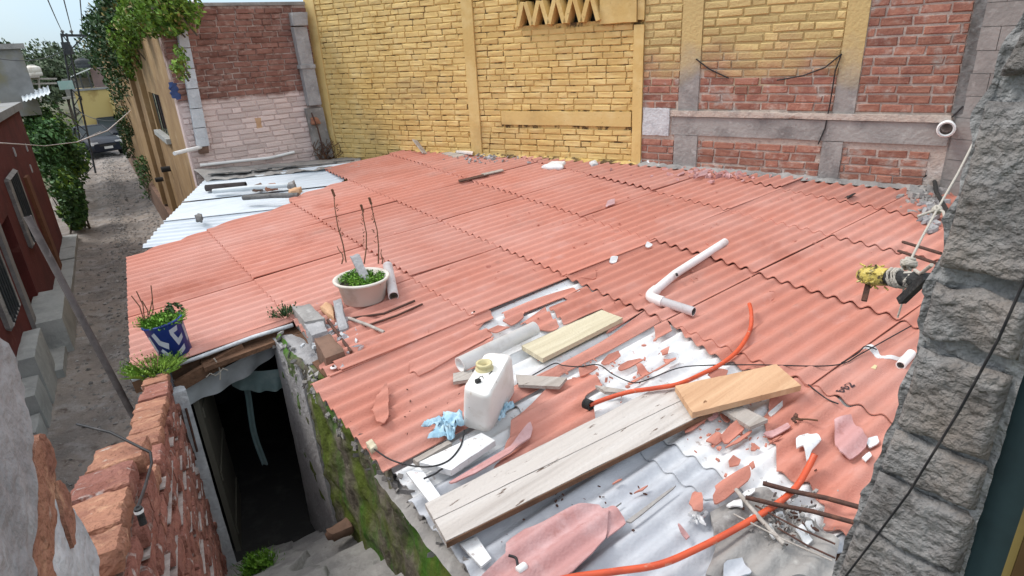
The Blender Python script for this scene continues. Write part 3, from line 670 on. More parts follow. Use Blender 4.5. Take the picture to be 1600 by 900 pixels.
# ================================================================== two parked cars
def car(c, e, yaw, label, dark):
    o = L(c, e, 0); fwd = (-ES * math.cos(yaw) + FS * math.sin(yaw)); sd = V((-fwd.y, fwd.x, 0))
    t = thing('parked_car', o, label, 'car', 'cars parked at the end of the lane')
    def P(x, y, z): return o + fwd * x + sd * y + UP * z
    # body: cross sections from tail to nose
    sec = [(-2.1, .62, .34, .80), (-2.0, .80, .28, .98), (-1.3, .86, .24, 1.02), (0, .88, .24, .98), (1.0, .87, .24, .96), (1.7, .82, .26, .86), (2.05, .66, .34, .70)]
    mb = MB(); rows = []
    for x, wd, z0, z1 in sec:
        zm = z0 + (z1 - z0) * .62
        rows.append([P(x, -wd * .9, z0), P(x, -wd, zm), P(x, -wd * .88, z1), P(x, 0, z1 + .03), P(x, wd * .88, z1), P(x, wd, zm), P(x, wd * .9, z0)])
    vs = [p for r in rows for p in r]; n = 7
    fs = [(i * n + k, i * n + (k + 1) % n, (i + 1) * n + (k + 1) % n, (i + 1) * n + k) for i in range(len(sec) - 1) for k in range(n)]
    mb.add(vs, fs, True); mb.add(rows[0], [tuple(range(n))]); mb.add(rows[-1], [tuple(reversed(range(n)))])
    mb.build('body', 'car_paint', t)
    cab = [(-1.75, .70, 1.0), (-1.25, .62, 1.40), (.05, .62, 1.46), (.95, .72, .98)]
    mb = MB(); rows = [[P(x, -wd, .95), P(x, -wd * .9, z), P(x, wd * .9, z), P(x, wd, .95)] for x, wd, z in cab]
    vs = [p for r in rows for p in r]; mb.add(vs, [(i * 4 + k, i * 4 + k + 1, (i + 1) * 4 + k + 1, (i + 1) * 4 + k) for i in range(3) for k in range(3)]); mb.build('windows', 'glass', t)
    mb = MB(); mb.hexa([P(-1.22, -.56, 1.41), P(.05, -.56, 1.465), P(.05, .56, 1.465), P(-1.22, .56, 1.41)], [P(-1.15, -.5, 1.45), P(0, -.52, 1.50), P(0, .52, 1.50), P(-1.15, .5, 1.45)]); mb.build('roof', 'car_paint', t)
    for s in (-1, 1):
        for xs in ((-1.75, 1.0, -1.25, 1.40), (.95, .98, .05, 1.46), (-.55, .98, -.5, 1.43)):
            mb = MB(); mb.tube([P(xs[0], s * .70, xs[1]), P(xs[2], s * .585, xs[3])], .035, 6); mb.build('pillar', 'car_paint', t)
        mb = MB(); mb.box(P(1.93, s * .55, .72), fwd * .08, sd * .15, UP * .07); mb.build('headlight', 'lamp', t)
        mb = MB(); mb.box(P(-2.03, s * .62, .80), fwd * .05, sd * .11, UP * .09); mb.build('tail_light', 'tail', t)
        mb = MB(); mb.box(P(.75, s * .98, 1.0), fwd * .06, sd * .09, UP * .06); mb.build('mirror', 'car_paint', t)
        for x in (-1.3, 1.3):
            mb = MB(); mb.lathe(P(x, s * .70, .31), [(0, 0), (.31, 0), (.31, .19), (.2, .2)], 18, sd * s); wh = mb.build('wheel', 'tyre', t)
            mb = MB(); mb.lathe(P(x, s * .70, .31), [(.19, .195), (.17, .21), (.05, .215), (0, .21)], 14, sd * s); mb.build('rim', 'lamp', wh)
    mb = MB(); mb.box(P(2.06, 0, .50), fwd * .012, sd * .2, UP * .06); mb.build('number_plate', 'plate', t)
    mb = MB(); mb.box(P(2.02, 0, .62), fwd * .03, sd * .38, UP * .05); mb.build('grille', 'dark', t)
g = gz(153, 245, 0); car(g.dot(FS), g.dot(ES) + 1.2, .30, 'dark car parked nose towards the camera, the nearer of the two', 1)
g = gz(177, 224, 0); car(g.dot(FS) + .1, g.dot(ES) + .8, .12, 'dark blue car half hidden behind the ochre house, beyond the nearer car', 0)

# ================================================================== ochre house along the right of the lane
ON0 = V((-4.72, 9.42, 0)); OD = V((-.544, .839, 0)).normalized(); ONR = V((-OD.y, OD.x, 0))     # face looks at the lane
if ONR.dot(V((-1, -.6, 0))) < 0: ONR = -ONR
t = thing('ochre_house', ON0 + OD * 10, 'ochre plastered house with overgrown roof along the right side of the lane', 'house')
def oh(x, y):
    p = hit(x, y, ON0, ONR); return ((p - ON0).dot(OD), p.z)
s_w0, z_wb = oh(262, 210); s_w1, z_wt = oh(233, 146)
ws = sorted((s_w0, s_w1)); wz = sorted((z_wb, z_wt)); wz = [oh(256, 209)[1], oh(240, 146)[1]]; ws = [oh(255.5, 178)[0], oh(240.5, 178)[0]]
zt = 5.25
mb = MB()
for a, b, z0, z1 in ((.12, ws[0], -.1, zt), (ws[1], 26, -.1, zt), (ws[0], ws[1], -.1, wz[0]), (ws[0], ws[1], wz[1], zt)):
    P = lambda s, z, d: ON0 + OD * s - ONR * d + UP * z
    bq = [P(a, z0, 0), P(b, z0, 0), P(b, z0, 5), P(a, z0, 5)] if z0 else None
    def fn(u, v_, a=a, b=b, z0=z0, z1=z1):
        s = a + (b - a) * u; z = z0 + (z1 - z0) * v_; return ON0 + OD * s + ONR * (.02 * nse((s * .6, z * .6, 1)) + .008 * nse((s * 3, z * 3, 1)) if 0 < u < 1 and 0 < v_ < 1 else 0) + UP * z
    mb.grid(fn, max(2, int((b - a) / .35)), max(2, int((z1 - z0) / .35)))
P = lambda s, z, d: ON0 + OD * s - ONR * d + UP * z
mb.add([P(.12, -.1, 0), P(.12, -.1, .6), P(.12, zt, .6), P(.12, zt, 0), P(26, -.1, 0), P(26, -.1, .6), P(26, zt, .6), P(26, zt, 0)], [(0, 1, 2, 3), (4, 7, 6, 5), (3, 2, 6, 7)])
mb.build('wall', 'ochre', t)
fr = slab(t, 'window', ON0, OD, ws[0], ws[1], wz[0], wz[1], .04, 'wood_brown', -.16, ONR)
mb = MB()
sm_ = (ws[0] + ws[1]) / 2
for s in (ws[0] + .04, sm_, ws[1] - .04): mb.box(ON0 + OD * s - ONR * .14 + UP * (wz[0] + wz[1]) / 2, OD * .04, ONR * .03, UP * ((wz[1] - wz[0]) / 2 - .002))
mb.build('frame', 'wood_brown', fr)
for k in range(5):
    s = ws[0] + (ws[1] - ws[0]) * (k + .5) / 5; mb = MB(); mb.tube([ON0 + OD * s - ONR * .06 + UP * wz[0], ON0 + OD * s - ONR * .06 + UP * wz[1]], .012, 6); mb.build('bar', 'pole', fr)
slab(t, 'window_sill', ON0, OD, ws[0] - .08, ws[1] + .08, wz[0] - .1, wz[0] - .003, .12, 'concrete_pale', .08, ONR)
rough_slab(t, 'plinth', ON0, OD, 4.0, 25, -.12, .85, .2, 'ochre_stone', .10, .03, 3, .25)
for s in (5.4, 8.2): rough_slab(t, 'pilaster', ON0, OD, s, s + .35, .9, zt, .2, 'ochre', .10, .012, 3, .2)
slab(t, 'cornice', ON0, OD, .10, 5.3, zt + .003, zt + .14, .5, 'far_grey', .12, ONR)
mb = MB()
for s, z in ((4.5, 2.35), (7.4, 1.7)):
    c = ON0 + OD * s + UP * z; mb.tube([c, c + ONR * .18], .06, 10)
mb.build('rain_spout', 'dark', t)
# growth on and over the ochre house
def growth(name, px, D_s, rads, n, size, leaf, label, cat, out_=.15):
    cs = [(ON0 + OD * s + ONR * o + UP * z) for (s, z, o) in px]
    t = thing(name, cs[0], label, cat, 'plants growing on the ochre house')
    mb = MB()
    for c, r in zip(cs, rads): mb.leaves(c, r, n, size, .35)
    mb.build('foliage', leaf, t)
    mb = MB()
    for c, r in zip(cs, rads): mb.leaves(c, [q * 1.04 for q in r], n // 12, size * .9, .35)
    tag(mb.build('dry_leaves', 'leaf_dry', t), kind='stuff')
    mb = MB(); mb.tube(cs, .012, 5)
    for c, r in zip(cs, rads): mb.tube([c, c - UP * r[2] - ONR * r[0] * .6], .012, 5)
    mb.build('stem', 'bark', t)
    return t
def oz(x, y, off=0.):
    p = hit(x, y, ON0 + ONR * off, ONR); return ((p - ON0).dot(OD), p.z, off)
growth('rooftop_shrub', [oz(232, 20, .05), oz(250, 18, .0), oz(216, 36, .08), oz(266, 6, -.1)], 0, [(.42, .42, .36), (.40, .40, .34), (.36, .36, .30), (.4, .4, .4)], 1300, .085, 'leaf_vine', 'bright green shrub growing along the ochre house roof edge', 'shrub')
growth('rooftop_shrub', [oz(210, 14, -.1), oz(198, 45, .1), oz(184, 52, .2), oz(178, 75, .25), oz(196, 22, .1)], 0, [(.5, .5, .5), (.5, .5, .55), (.65, .65, .7), (.7, .7, .8), (.5, .5, .5)], 1300, .11, 'leaf_dark', 'dark green overgrown shrub at the far end of the ochre house roof', 'shrub')
growth('hanging_creeper', [oz(200, 72, .15), oz(203, 92, .12), oz(199, 60, .2)], 0, [(.3, .3, .5), (.22, .22, .45), (.35, .35, .4)], 700, .08, 'leaf_vine', 'light green creeper hanging over the ochre house wall', 'creeper')
growth('wall_creeper', [oz(180, 95, .2), oz(186, 130, .15), oz(191, 165, .12), oz(196, 200, .1), oz(202, 228, .1)], 0, [(.5, .5, 1.0), (.4, .4, 1.1), (.36, .36, 1.1), (.3, .3, 1.0), (.3, .3, .7)], 600, .11, 'leaf_dark', 'dark creeper running down the far corner of the ochre wall', 'creeper')
growth('wall_weed', [oz(226, 262, .12), oz(230, 285, .12), oz(236, 325, .15)], 0, [(.3, .3, .55), (.25, .25, .6), (.35, .35, .5)], 380, .09, 'leaf_bush', 'green weeds clinging low on the ochre house wall', 'weed')
growth('wall_plant', [oz(283, 95, .3), oz(281, 108, .3)], 0, [(.07, .07, .16), (.09, .09, .12)], 120, .05, 'leaf_vine', 'spiky yellow-green plant between the ochre house and the white post', 'plant')
p = hit(284, 141, ON0, ONR) + ONR * .06
mb = MB(); mb.grid(lambda u, v_: p + OD * (.16 * u - .08) - UP * (.24 * v_ - .12) * (1 - .4 * u) + ONR * (.05 * math.sin(u * 9 + v_ * 3) + .04 * nse((u * 5, v_ * 4, 0)) + .03), 14, 12)
single('tarp_scrap', mb, 'tarp_blue', 'dark blue scrap of tarpaulin tucked behind the white post', 'tarp')

# ================================================================== brick walls behind the roof
BA, BB, BC = rp(650, 238), rp(1000, 258), rp(1465, 300)
BA.z = BB.z = BC.z = 0
YN = V((BB.y - BA.y, BA.x - BB.x, 0)).normalized()
Y0 = hit(515, 245, BA, YN); Y0.z = 0
YD = (BB - Y0).normalized(); YLEN = (BB - Y0).length
BD = (BC - BB).normalized(); BLEN = (BC - BB).length
def on_wall(O, D, x, y):
    n = V((D.y, -D.x, 0)); p = hit(x, y, O, n); return ((p - O).dot(D), p.z)
yw = lambda x, y: on_wall(Y0, YD, x, y)
bw = lambda x, y: on_wall(BB, BD, x, y)
CO = .079
# ---- yellow wall
t = thing('yellow_brick_wall', Y0 + UP * 2.2, 'tall yellow painted brick wall with a zigzag vent behind the red roof', 'wall')
p0s, p0e = 0, yw(500, 60)[0]
p1s, p1e = yw(725, 60)[0], yw(742, 60)[0]
p2s = yw(990, 120)[0]
vs0, vs1 = yw(812, 20)[0], yw(940, 20)[0]; vz0 = yw(870, 37)[1]; vz1 = yw(870, -2)[1]
bx0, bx1 = yw(938, 20)[0], yw(997, 20)[0]; bz0 = yw(965, 37)[1]
bd0, bd1 = yw(880, 196)[1], yw(880, 174)[1]
ps0, ps1, pz1 = yw(784, 205)[0], yw(850, 205)[0], yw(800, 215)[1]
def yskip(z):
    iv = [(p0e, p1s), (p1e, p2s)]; bs = yw(784, 190)[0]
    if vz1 + .06 > z > vz0 - .035: iv = [(p0e, p1s), (p1e, vs0 - .02)]
    elif bd0 - .035 < z < bd1 + .035: iv = [(p0e, p1s), (p1e, bs)]
    return iv
slab(t, 'core', Y0, YD, 0, YLEN + .0, 2.0, vz0, .18, 'mortar_yellow', -.004)
slab(t, 'core', Y0, YD, 0, vs0, vz0, 6.3, .18, 'mortar_yellow', -.004)
slab(t, 'core', Y0, YD, vs1, YLEN, vz0, 6.3, .18, 'mortar_yellow', -.004)
slab(t, 'core', Y0, YD, vs0, vs1, vz1 + .02, 6.3, .18, 'mortar_yellow', -.004)
slab(t, 'vent_backing', Y0, YD, vs0 - .3, vs1 + .3, vz0 - .3, vz1 + .3, .02, 'dark', -.26)
brick_wall(t, Y0, YD, YLEN, 2.1, 6.25, CO, .255, 'yellow', yskip, joint=.010, proud=.007, jitter=.7)
rough_slab(t, 'pilaster', Y0, YD, p0s, p0e, 2.0, 6.3, .1, 'yellow', .022, .006, 5, .12)
rough_slab(t, 'pilaster', Y0, YD, p1s, p1e, 2.0, 6.3, .1, 'yellow', .026, .006, 5, .12)
rough_slab(t, 'pilaster', Y0, YD, p2s, YLEN + .012, 2.0, bz0 - .02, .1, 'yellow', .034, .008, 5, .1)
rough_slab(t, 'tie_beam', Y0, YD, yw(784, 190)[0], p2s - .01, bd0, bd1, .1, 'yellow', .022, .008, 5, .1)
rough_slab(t, 'blocking_panel', Y0, YD, bx0 + .01, bx1, bz0, 5.6, .1, 'yellow', .06, .008, 4, .12)
rough_slab(t, 'pilaster', Y0, YD, bx1 + .005, YLEN + .012, bz0 + .02, 6.3, .1, 'yellow', .036, .006, 5, .12)
# zigzag vent of leaning bricks
n = 5; zh = vz1 - vz0
for k in range(n):
    for d in (-1, 1):
        c0 = vs0 + (vs1 - vs0) * (k + .5) / n
        lo_, hi_ = c0 + d * (vs1 - vs0) / n * .46, c0 + d * .02
        a = Y0 + YD * lo_ + UP * (vz0 + .003); b = Y0 + YD * hi_ + UP * (vz1 - .012)
        mb = MB(); mb.bar(a, b, .20, .055, YN.cross((b - a).normalized()))
        mb.build('vent_brick', 'yellow', t)
mb = MB(); rough(mb, [Y0 + YD * (vs0 + .62 * (vs1 - vs0)) + UP * (vz0 + .002) - YN * s for s in (.0, .08, .1, .02)], [Y0 + YD * (vs0 + .62 * (vs1 - vs0) + .14) + UP * (vz0 + .05) - YN * s for s in (.0, .08, .1, .02)], (2, 2, 2), .004)
# ---- bare brick wall on the right
t = thing('red_brick_wall', BB + UP * 2.2, 'bare red brick wall with grey concrete columns and yellow overspray behind the roof', 'wall')
c1a, c1b = bw(1062, 130)[0], bw(1093, 130)[0]
c2a, c2b = bw(1308, 130)[0], bw(1342, 130)[0]
b0a, b1a = bw(1150, 214)[1], bw(1150, 177)[1]
pat = (bw(992, 190)[0], bw(1052, 190)[0], bw(1020, 212)[1], bw(1020, 168)[1])
cor = bw(1497, 130)[0]
def bskip(z):
    if z < b0a - .03: return [(.01, c1a - .03), (c1b + .02, c2a - .06), (c2b - .06, cor - .1)]
    if z < b1a + .03: return [(.01, pat[1])] if not pat[2] - .03 < z < pat[3] + .03 else []
    if pat[2] - .03 < z < pat[3] + .03: return [(pat[1], c1a), (c1b, c2a), (c2b, cor)]
    return [(.01, c1a), (c1b, c2a), (c2b, cor)]
slab(t, 'core', BB, BD, .001, c2a + .05, 2.0, 6.2, .18, 'mortar_red', -.004); slab(t, 'core', BB, BD, c2a + .05, BLEN + .3, 2.0, 6.2, .18, 'mortar_bare', -.004)
brick_wall(t, BB, BD, BLEN, 2.1, 6.15, CO * 1.14, .275, 'brick_red', bskip, joint=.017, proud=.007,
           pick=lambda s, z: 'brick_red_bare' if (s > c2b or z < 3.95) else 'brick_red')
rough_slab(t, 'column', BB, BD, c1a, c1b, b1a, 6.2, .1, 'column_red', .014, .008, 6, .08)
rough_slab(t, 'column', BB, BD, c1a - .03, c1b + .02, 2.0, b0a, .1, 'cement', .018, .006, 6, .08)
rough_slab(t, 'column', BB, BD, c2a, c2b, b1a, 6.2, .1, 'column_red', .014, .008, 6, .08)
rough_slab(t, 'column', BB, BD, c2a - .06, c2b - .06, 2.0, b0a, .1, 'cement', .018, .006, 6, .08)
rough_slab(t, 'tie_beam', BB, BD, pat[1] - .02, BLEN, b0a, b1a - .05, .12, 'cement', .020, .006, 6, .09)
rough_slab(t, 'mortar_ledge', BB, BD, pat[1] - .05, BLEN, b1a - .045, b1a + .02, .14, 'mortar_red', .045, .02, 14, .04)
rough_slab(t, 'mortar_patch', BB, BD, .02, pat[1] - .04, pat[2], pat[3], .1, 'plaster_white', .022, .012, 7, .05)
rough_slab(t, 'column', BB, BD, cor, BLEN + .1, b1a + .03, 6.2, .12, 'cement_dark', .03, .01, 5, .09)
# loose wires and a cup on the wall
t2 = thing('plastic_cup', BB + BD * bw(1482, 195)[0], 'white plastic pipe cup sticking out of the grey corner wall', 'pipe end')
c = hit(1480, 197, BB - V((BD.y, -BD.x, 0)) * 0, V((BD.y, -BD.x, 0))) - V((-BD.y, BD.x, 0)) * .05
nb_ = V((BD.y, -BD.x, 0)); nb_ = nb_ if nb_.dot(-BB) > 0 else -nb_
mb = MB(); mb.pipe([c, c + nb_ * .16], .065, .012, 16); LOC[t2] = V(t2.location); mb.build('sleeve', 'pvc_white', t2)
mb = MB(); mb.lathe(c + nb_ * .12, [(.072, 0), (.078, .015), (.078, .05), (.066, .055)], 18, nb_); mb.build('rim', 'pvc_white', t2)
def wall_wire(O, D, pts, r, label, off=.03):
    n = V((D.y, -D.x, 0)); n = n if n.dot(-O) > 0 else -n
    mb = MB(); mb.tube([hit(x, y, O, n) + n * off for x, y in pts], r, 5)
    return single('wire', mb, 'cable', label, 'wire', 'wires on the brick wall')
wall_wire(BB, BD, [(1316, 84), (1290, 105), (1255, 118), (1215, 125)], .008, 'thin dark wire slanting up to the column on the yellow oversprayed bricks')
wall_wire(BB, BD, [(1316, 84), (1306, 110), (1298, 160), (1290, 200), (1279, 225)], .007, 'thin wire hanging down the column of the red brick wall')
wall_wire(BB, BD, [(1089, 92), (1110, 108), (1140, 122)], .008, 'short dark wire beside the first concrete column', .03)
wall_wire(BB, BD, [(1505, 165), (1490, 180), (1478, 190)], .008, 'short wire running to the white pipe cup')
# ---- grey return wall of the neighbour at the right
t = thing('grey_side_wall', BC + UP * 2, 'grey rendered block wall coming forward at the right end of the roof', 'wall')
RD = V((-E1.x, -E1.y, 0)); rnx = -E2
slab(t, 'core', BC, RD, .0, 5.5, 1.8, 6.2, .2, 'grey_wall', -.004, rnx)
z = 2.0; k = 0
while z < 6.0:
    s = .02 - (k % 2) * .2
    while s < 3.2:
        a = max(s, .02); b = s + .40
        if b - a > .06:
            P = BC + RD * ((a + b) / 2) + rnx * random.uniform(-.002, .004); P.z = z + .1
            mb = MB(); mb.box(P, RD * ((b - a) / 2 - .0025), rnx * .008, UP * .0975); mb.build('block', 'grey_wall', t)
        s += .40
    z += .2; k += 1
# ---- brown wall with a pink painted foot, left of the yellow wall
BO = V((-4.78, 9.47, 0)); BRD = E2.copy(); BRL = (Y0 - BO).dot(E2)
brw = lambda x, y: on_wall(BO, BRD, x, y)
t = thing('brown_brick_wall', BO + UP * 2.5, 'brown brick wall with a pale pink painted lower half, left of the yellow wall', 'wall')
ztop = brw(390, 9)[1]
slab(t, 'core', BO, BRD, -.02, BRL, 2.0, ztop, .18, 'mortar_brown', -.004)
brick_wall(t, BO, BRD, BRL, 2.1, ztop, .083, .26, 'brick_brown', None, joint=.014, proud=.009)
q_ = brw(397, 184); q2_ = brw(411, 203); rough_slab(t, 'bare_patch', BO, BRD, q_[0], q2_[0], q2_[1], q_[1], .08, 'wood_tan', .016, .012, 14, .04)
rough_slab(t, 'coping', BO, BRD, -.02, BRL, ztop + .002, ztop + .05, .2, 'cement', .012, .01, 6, .12)
# side post of pale cement blocks
t = thing('white_post', BO + UP * 2.6, 'pale segmented cement post at the left end of the brown brick wall', 'post')
pa, pb = V((*(BO + BRD * -.10 + (-E1) * .05).xy, brw(280, 40)[1])), None
zt_, zb_ = brw(280, 42)[1], brw(310, 228)[1]
seg = 6
for k in range(seg):
    z0 = zb_ + (zt_ - zb_) * k / seg; z1 = zb_ + (zt_ - zb_) * (k + 1) / seg - .012
    s0, s1 = brw(306, 228)[0], brw(325, 228)[0]
    u0, u1 = brw(273, 40)[0], brw(288, 40)[0]
    f0 = k / seg; f1 = (k + 1) / seg; A0 = s0 + (u0 - s0) * f0; A1 = s1 + (u1 - s1) * f0; B0 = s0 + (u0 - s0) * f1; B1 = s1 + (u1 - s1) * f1
    b = [BO + BRD * A0 - E1 * .14 + UP * z0, BO + BRD * A1 - E1 * .14 + UP * z0, BO + BRD * A1 - E1 * .012 + UP * z0, BO + BRD * A0 - E1 * .012 + UP * z0]
    tt = [BO + BRD * B0 - E1 * .14 + UP * z1, BO + BRD * B1 - E1 * .14 + UP * z1, BO + BRD * B1 - E1 * .012 + UP * z1, BO + BRD * B0 - E1 * .012 + UP * z1]
    mb = MB(); mb.hexa(b, tt); mb.build('segment', 'plaster_white', t)
q0 = BO + BRD * brw(282, 38)[0] - E1 * .08 + UP * zt_
mb = MB(); mb.tube([q0, q0 + UP * .12 + BRD * .02, BO + BRD * brw(302, 2)[0] - E1 * .05 + UP * brw(302, 2)[1]], .022, 8)
mb.build('bent_pipe', 'pvc', t)
mb = MB(); rough(mb, [BO + BRD * brw(309, 237)[0] - E1 * .13 + UP * brw(309, 240)[1], BO + BRD * brw(324, 237)[0] - E1 * .13 + UP * brw(309, 240)[1], BO + BRD * brw(324, 237)[0] - E1 * .012 + UP * brw(309, 240)[1], BO + BRD * brw(309, 237)[0] - E1 * .012 + UP * brw(309, 240)[1]],
                 [BO + BRD * brw(309, 230)[0] - E1 * .13 + UP * (zb_ - .004), BO + BRD * brw(324, 230)[0] - E1 * .13 + UP * (zb_ - .004), BO + BRD * brw(324, 230)[0] - E1 * .012 + UP * (zb_ - .004), BO + BRD * brw(309, 230)[0] - E1 * .012 + UP * (zb_ - .004)], (2, 2, 2), .004)
mb.build('foot_brick', 'ochre_stone', t)
# concrete post between brown and yellow walls
t = thing('concrete_post', BO + BRD * 2, 'grey weathered concrete post between the brown wall and the yellow wall', 'post')
def seg4(l0, r0, y0, l1, r1, y1, d, name, material, amp=.006):
    zt, zb = brw((l0 + r0) / 2, y0)[1], brw((l1 + r1) / 2, y1)[1]
    a0, a1 = brw(l0, y0)[0], brw(r0, y0)[0]; b0, b1 = brw(l1, y1)[0], brw(r1, y1)[0]
    Q = lambda s, dd, z: BO + BRD * s - E1 * dd + UP * z
    mb = MB(); rough(mb, [Q(b0, d, zb), Q(b1, d, zb), Q(b1, .015, zb), Q(b0, .015, zb)], [Q(a0, d, zt), Q(a1, d, zt), Q(a1, .015, zt), Q(a0, .015, zt)], (3, 3, 10), amp, 7, y0)
    return mb.build(name, material, t)
seg4(453, 474, 42, 478, 498, 164, .16, 'shaft', 'plaster_grey')
seg4(450, 474, 20, 453, 475, 41, .20, 'head', 'plaster_grey')
seg4(463, 487, 101, 464, 488, 107, .18, 'band', 'plaster_grey', .003)
seg4(474, 500, 168, 492, 518, 246, .13, 'foot', 'cement')
mb = MB(); q = hit(487, 188, BO, E1) - E1 * .16; rough(mb, [q + BRD * a - E1 * b - UP * .06 for a, b in ((-.08, .05), (.1, .05), (.1, -.05), (-.08, -.05))], [q + BRD * a - E1 * b + UP * .06 for a, b in ((-.08, .05), (.06, .05), (.06, -.05), (-.08, -.05))], (3, 3, 3), .02, 12)
mb.build('exposed_brick', 'brick_orange', t)
mb = MB(); mb.tube([hit(x, y, BO, E1) - E1 * .2 for x, y in ((480, 175), (490, 200), (500, 238))], .012, 6); mb.build('rebar', 'rust', t)
# pvc pipes on the brown wall
mb = MB(); mb.tube([hit(264, 235, BO, E1) - E1 * .45, hit(285, 232, BO, E1) - E1 * .3, hit(312, 229, BO, E1) - E1 * .1], .028, 10)
single('pvc_pipe', mb, 'pvc_white', 'short white pipe sticking out at the foot of the pale post', 'pipe')
mb = MB(); mb.tube([hit(311, 257, BO, E1) - E1 * .09, hit(360, 252, BO, E1) - E1 * .07, hit(420, 246, BO, E1) - E1 * .06, hit(458, 237, BO, E1) - E1 * .06], .024, 10)
single('pvc_pipe', mb, 'pvc_white', 'long thin white pipe fixed along the pink painted wall', 'pipe')
# dry creeper at the foot of the post
mb = MB()
for k in range(26):
    a = hit(505 + random.uniform(-12, 12), 248, BO, E1) - E1 * random.uniform(.1, .25); pts = [a]
    for j in range(5): pts.append(pts[-1] + V((random.uniform(-.07, .09), random.uniform(-.05, .05), random.uniform(.0, .10))))
    mb.tube(pts, .006, 4)
single('dry_creeper', mb, 'stem', 'tangle of dry twigs at the foot of the concrete post', 'twigs')
# cement fillet between the walls and the tin roof
t = thing('cement_fillet', hit(400, 262, BO, E1), 'rough grey cement strip at the foot of the pink wall above the white tin roof', 'cement strip')
mb = MB()
def fil(u, v_):
    a = hit(300 + 265 * u, 266 - 22 * u, BO, E1) - E1 * .02; b = rp(322 + 240 * u, 283 - 23 * u, .02)
    p = a.lerp(b, v_); p.z += .03 * nse(p, 5) + .015 * nse(p, 14) + .03 * math.sin(v_ * math.pi); return p
mb.grid(fil, 70, 12); mb.build('fillet', 'cement', t)
for k in range(7):
    u = .12 + k * .13; a = fil(u, .75); mb = MB()
    mb.box(a + UP * .03, V((.16, .02, .0)) * random.uniform(.7, 1.2), V((.01, .07, -.01)), V((0, 0, .008))); mb.build('slate', 'cement_dark', t)

# ================================================================== low house with the red corrugated roof
house = thing('low_house', Hh(1.0, 4.4, 0), 'low house with a red corrugated sheet roof and a dark doorway below it', 'house')
roof = MB()
def deck(u, v_): 
    a = 1.04 + 6 * u; e = .45 + 8.2 * v_
    return RP(a, e, -.07)
for (a0, a1, e0, e1_) in ((1.04, 7.2, .4, 4.45), (.42, 7.2, 4.46, 7.4), (3.3, 6.0, 7.4, 8.6)):
    roof.hexa([RP(a0, e0, -.11), RP(a1, e0, -.11), RP(a1, e1_, -.11), RP(a0, e1_, -.11)], [RP(a0, e0, -.075), RP(a1, e0, -.075), RP(a1, e1_, -.075), RP(a0, e1_, -.075)])
roof = roof.build('roof', 'wood_brown', house)  # unseen dark underlay, added to block light beneath the sheets
WA, WB_, WC = AE(650, 238), AE(1000, 258), AE(1465, 300)
ROWS = [-.6, .42, 1.45, 2.5, 3.53, 4.55, 5.57, 6.62, 7.72, 8.9]
COLS = [.12, 1.1, 2.15, 3.08, 4.15, 5.24, 6.15, 7.2]
def wallclip(poly):
    for P, Q in ((WA, WB_), (WB_, WC)):
        d = (Q[0] - P[0], Q[1] - P[1]); n = (d[1], -d[0])
        if n[0] * (2 - P[0]) + n[1] * (2 - P[1]) < 0: n = (-n[0], -n[1])
        l = math.hypot(*n); poly = clip(poly, (P[0] + n[0] / l * .02, P[1] + n[1] / l * .02), n)
        if len(poly) < 3: return poly
    return poly
def topclip(poly):
    for P, Q in (((.27, 7.36), (1.2, 7.52)), ((1.2, 7.52), (2.29, 7.86)), ((2.29, 7.86), (3.42, 8.5))):
        pass
    return poly
def top_e(a):
    pts = ((-.5, 7.28), (.27, 7.36), (1.2, 7.52), (2.29, 7.86), (3.12, 8.38))
    for (a0, e0), (a1, e1_) in zip(pts, pts[1:]):
        if a <= a1: return e0 + (e1_ - e0) * (a - a0) / (a1 - a0)
    return 8.9
random.seed(21)
for ci in range(7):
    for ri in range(9):
        a0, a1 = COLS[ci], COLS[ci + 1]; e0, e1_ = ROWS[ri], ROWS[ri + 1]          # e0 is the edge nearer the camera
        if ci == 0 and ri < 4: continue
        if ci in (0, 1, 2) and ri < 4: continue                     # broken part, built below
        if ci == 3 and ri < 1: continue
        le = .010 + random.uniform(0, .012); ln_ = .006 + random.uniform(0, .009)
        if ci == 2 and ri >= 5: le += .012
        if (ci, ri) in ((5, 5), (4, 2), (4, 3)): le += .014
        ea, ee = a1 + .10, e1_ + .08
        if ci == 0 and ri == 4: e0 = 4.58; 
        poly = [(a0, e0), (ea, e0), (ea, ee), (a0, ee)]
        if ci == 0:
            x = lambda e: -.01 + (e - 4.62) * .103
            poly = [(x(e0), e0), (ea, e0), (ea, ee), (x(ee), ee)]
        if ci == 1 and ri == 3: poly[0] = (1.02, e0)
        if ci <= 2 and ri >= 6:
            na = 10; lo_ = poly[0][0]; tops = []
            for k in range(na + 1):
                a = ea + (lo_ - ea) * k / na; tops.append((a, min(ee, top_e(a))))
            if max(q[1] for q in tops) <= e0 + .03: continue
            P0 = (0.0, 0)
            # clip by each border segment
            for P, Q in (((-.5, 7.28), (.27, 7.36)), ((.27, 7.36), (1.2, 7.52)), ((1.2, 7.52), (2.29, 7.86)), ((2.29, 7.86), (3.12, 8.38))):
                if Q[0] < a0 - .2 or P[0] > ea: continue
                d = (Q[0] - P[0], Q[1] - P[1]); poly = clip(poly, P, (d[1], -d[0]))
        poly = wallclip(poly)
        if len(poly) < 3: continue
        A0, A1, E0_, E1__ = a0, a1, e0, ee
        lf = lambda a, e, le=le, ln_=ln_, A0=A0, A1=A1, E0_=E0_, E1__=E1__: le * (1 - min(1, max(0, (a - A0) / (A1 - A0)))) + ln_ * (1 - min(1, max(0, (e - E0_) / (E1__ - E0_)))) + .002
        mb = MB(); sheet(mb, poly, 0, .007, lf, rag=.004, seed=ci * 10 + ri, phase=random.uniform(-.004, .004))
        if mb.v: mb.build('roof_sheet', 'red_sheet', roof)
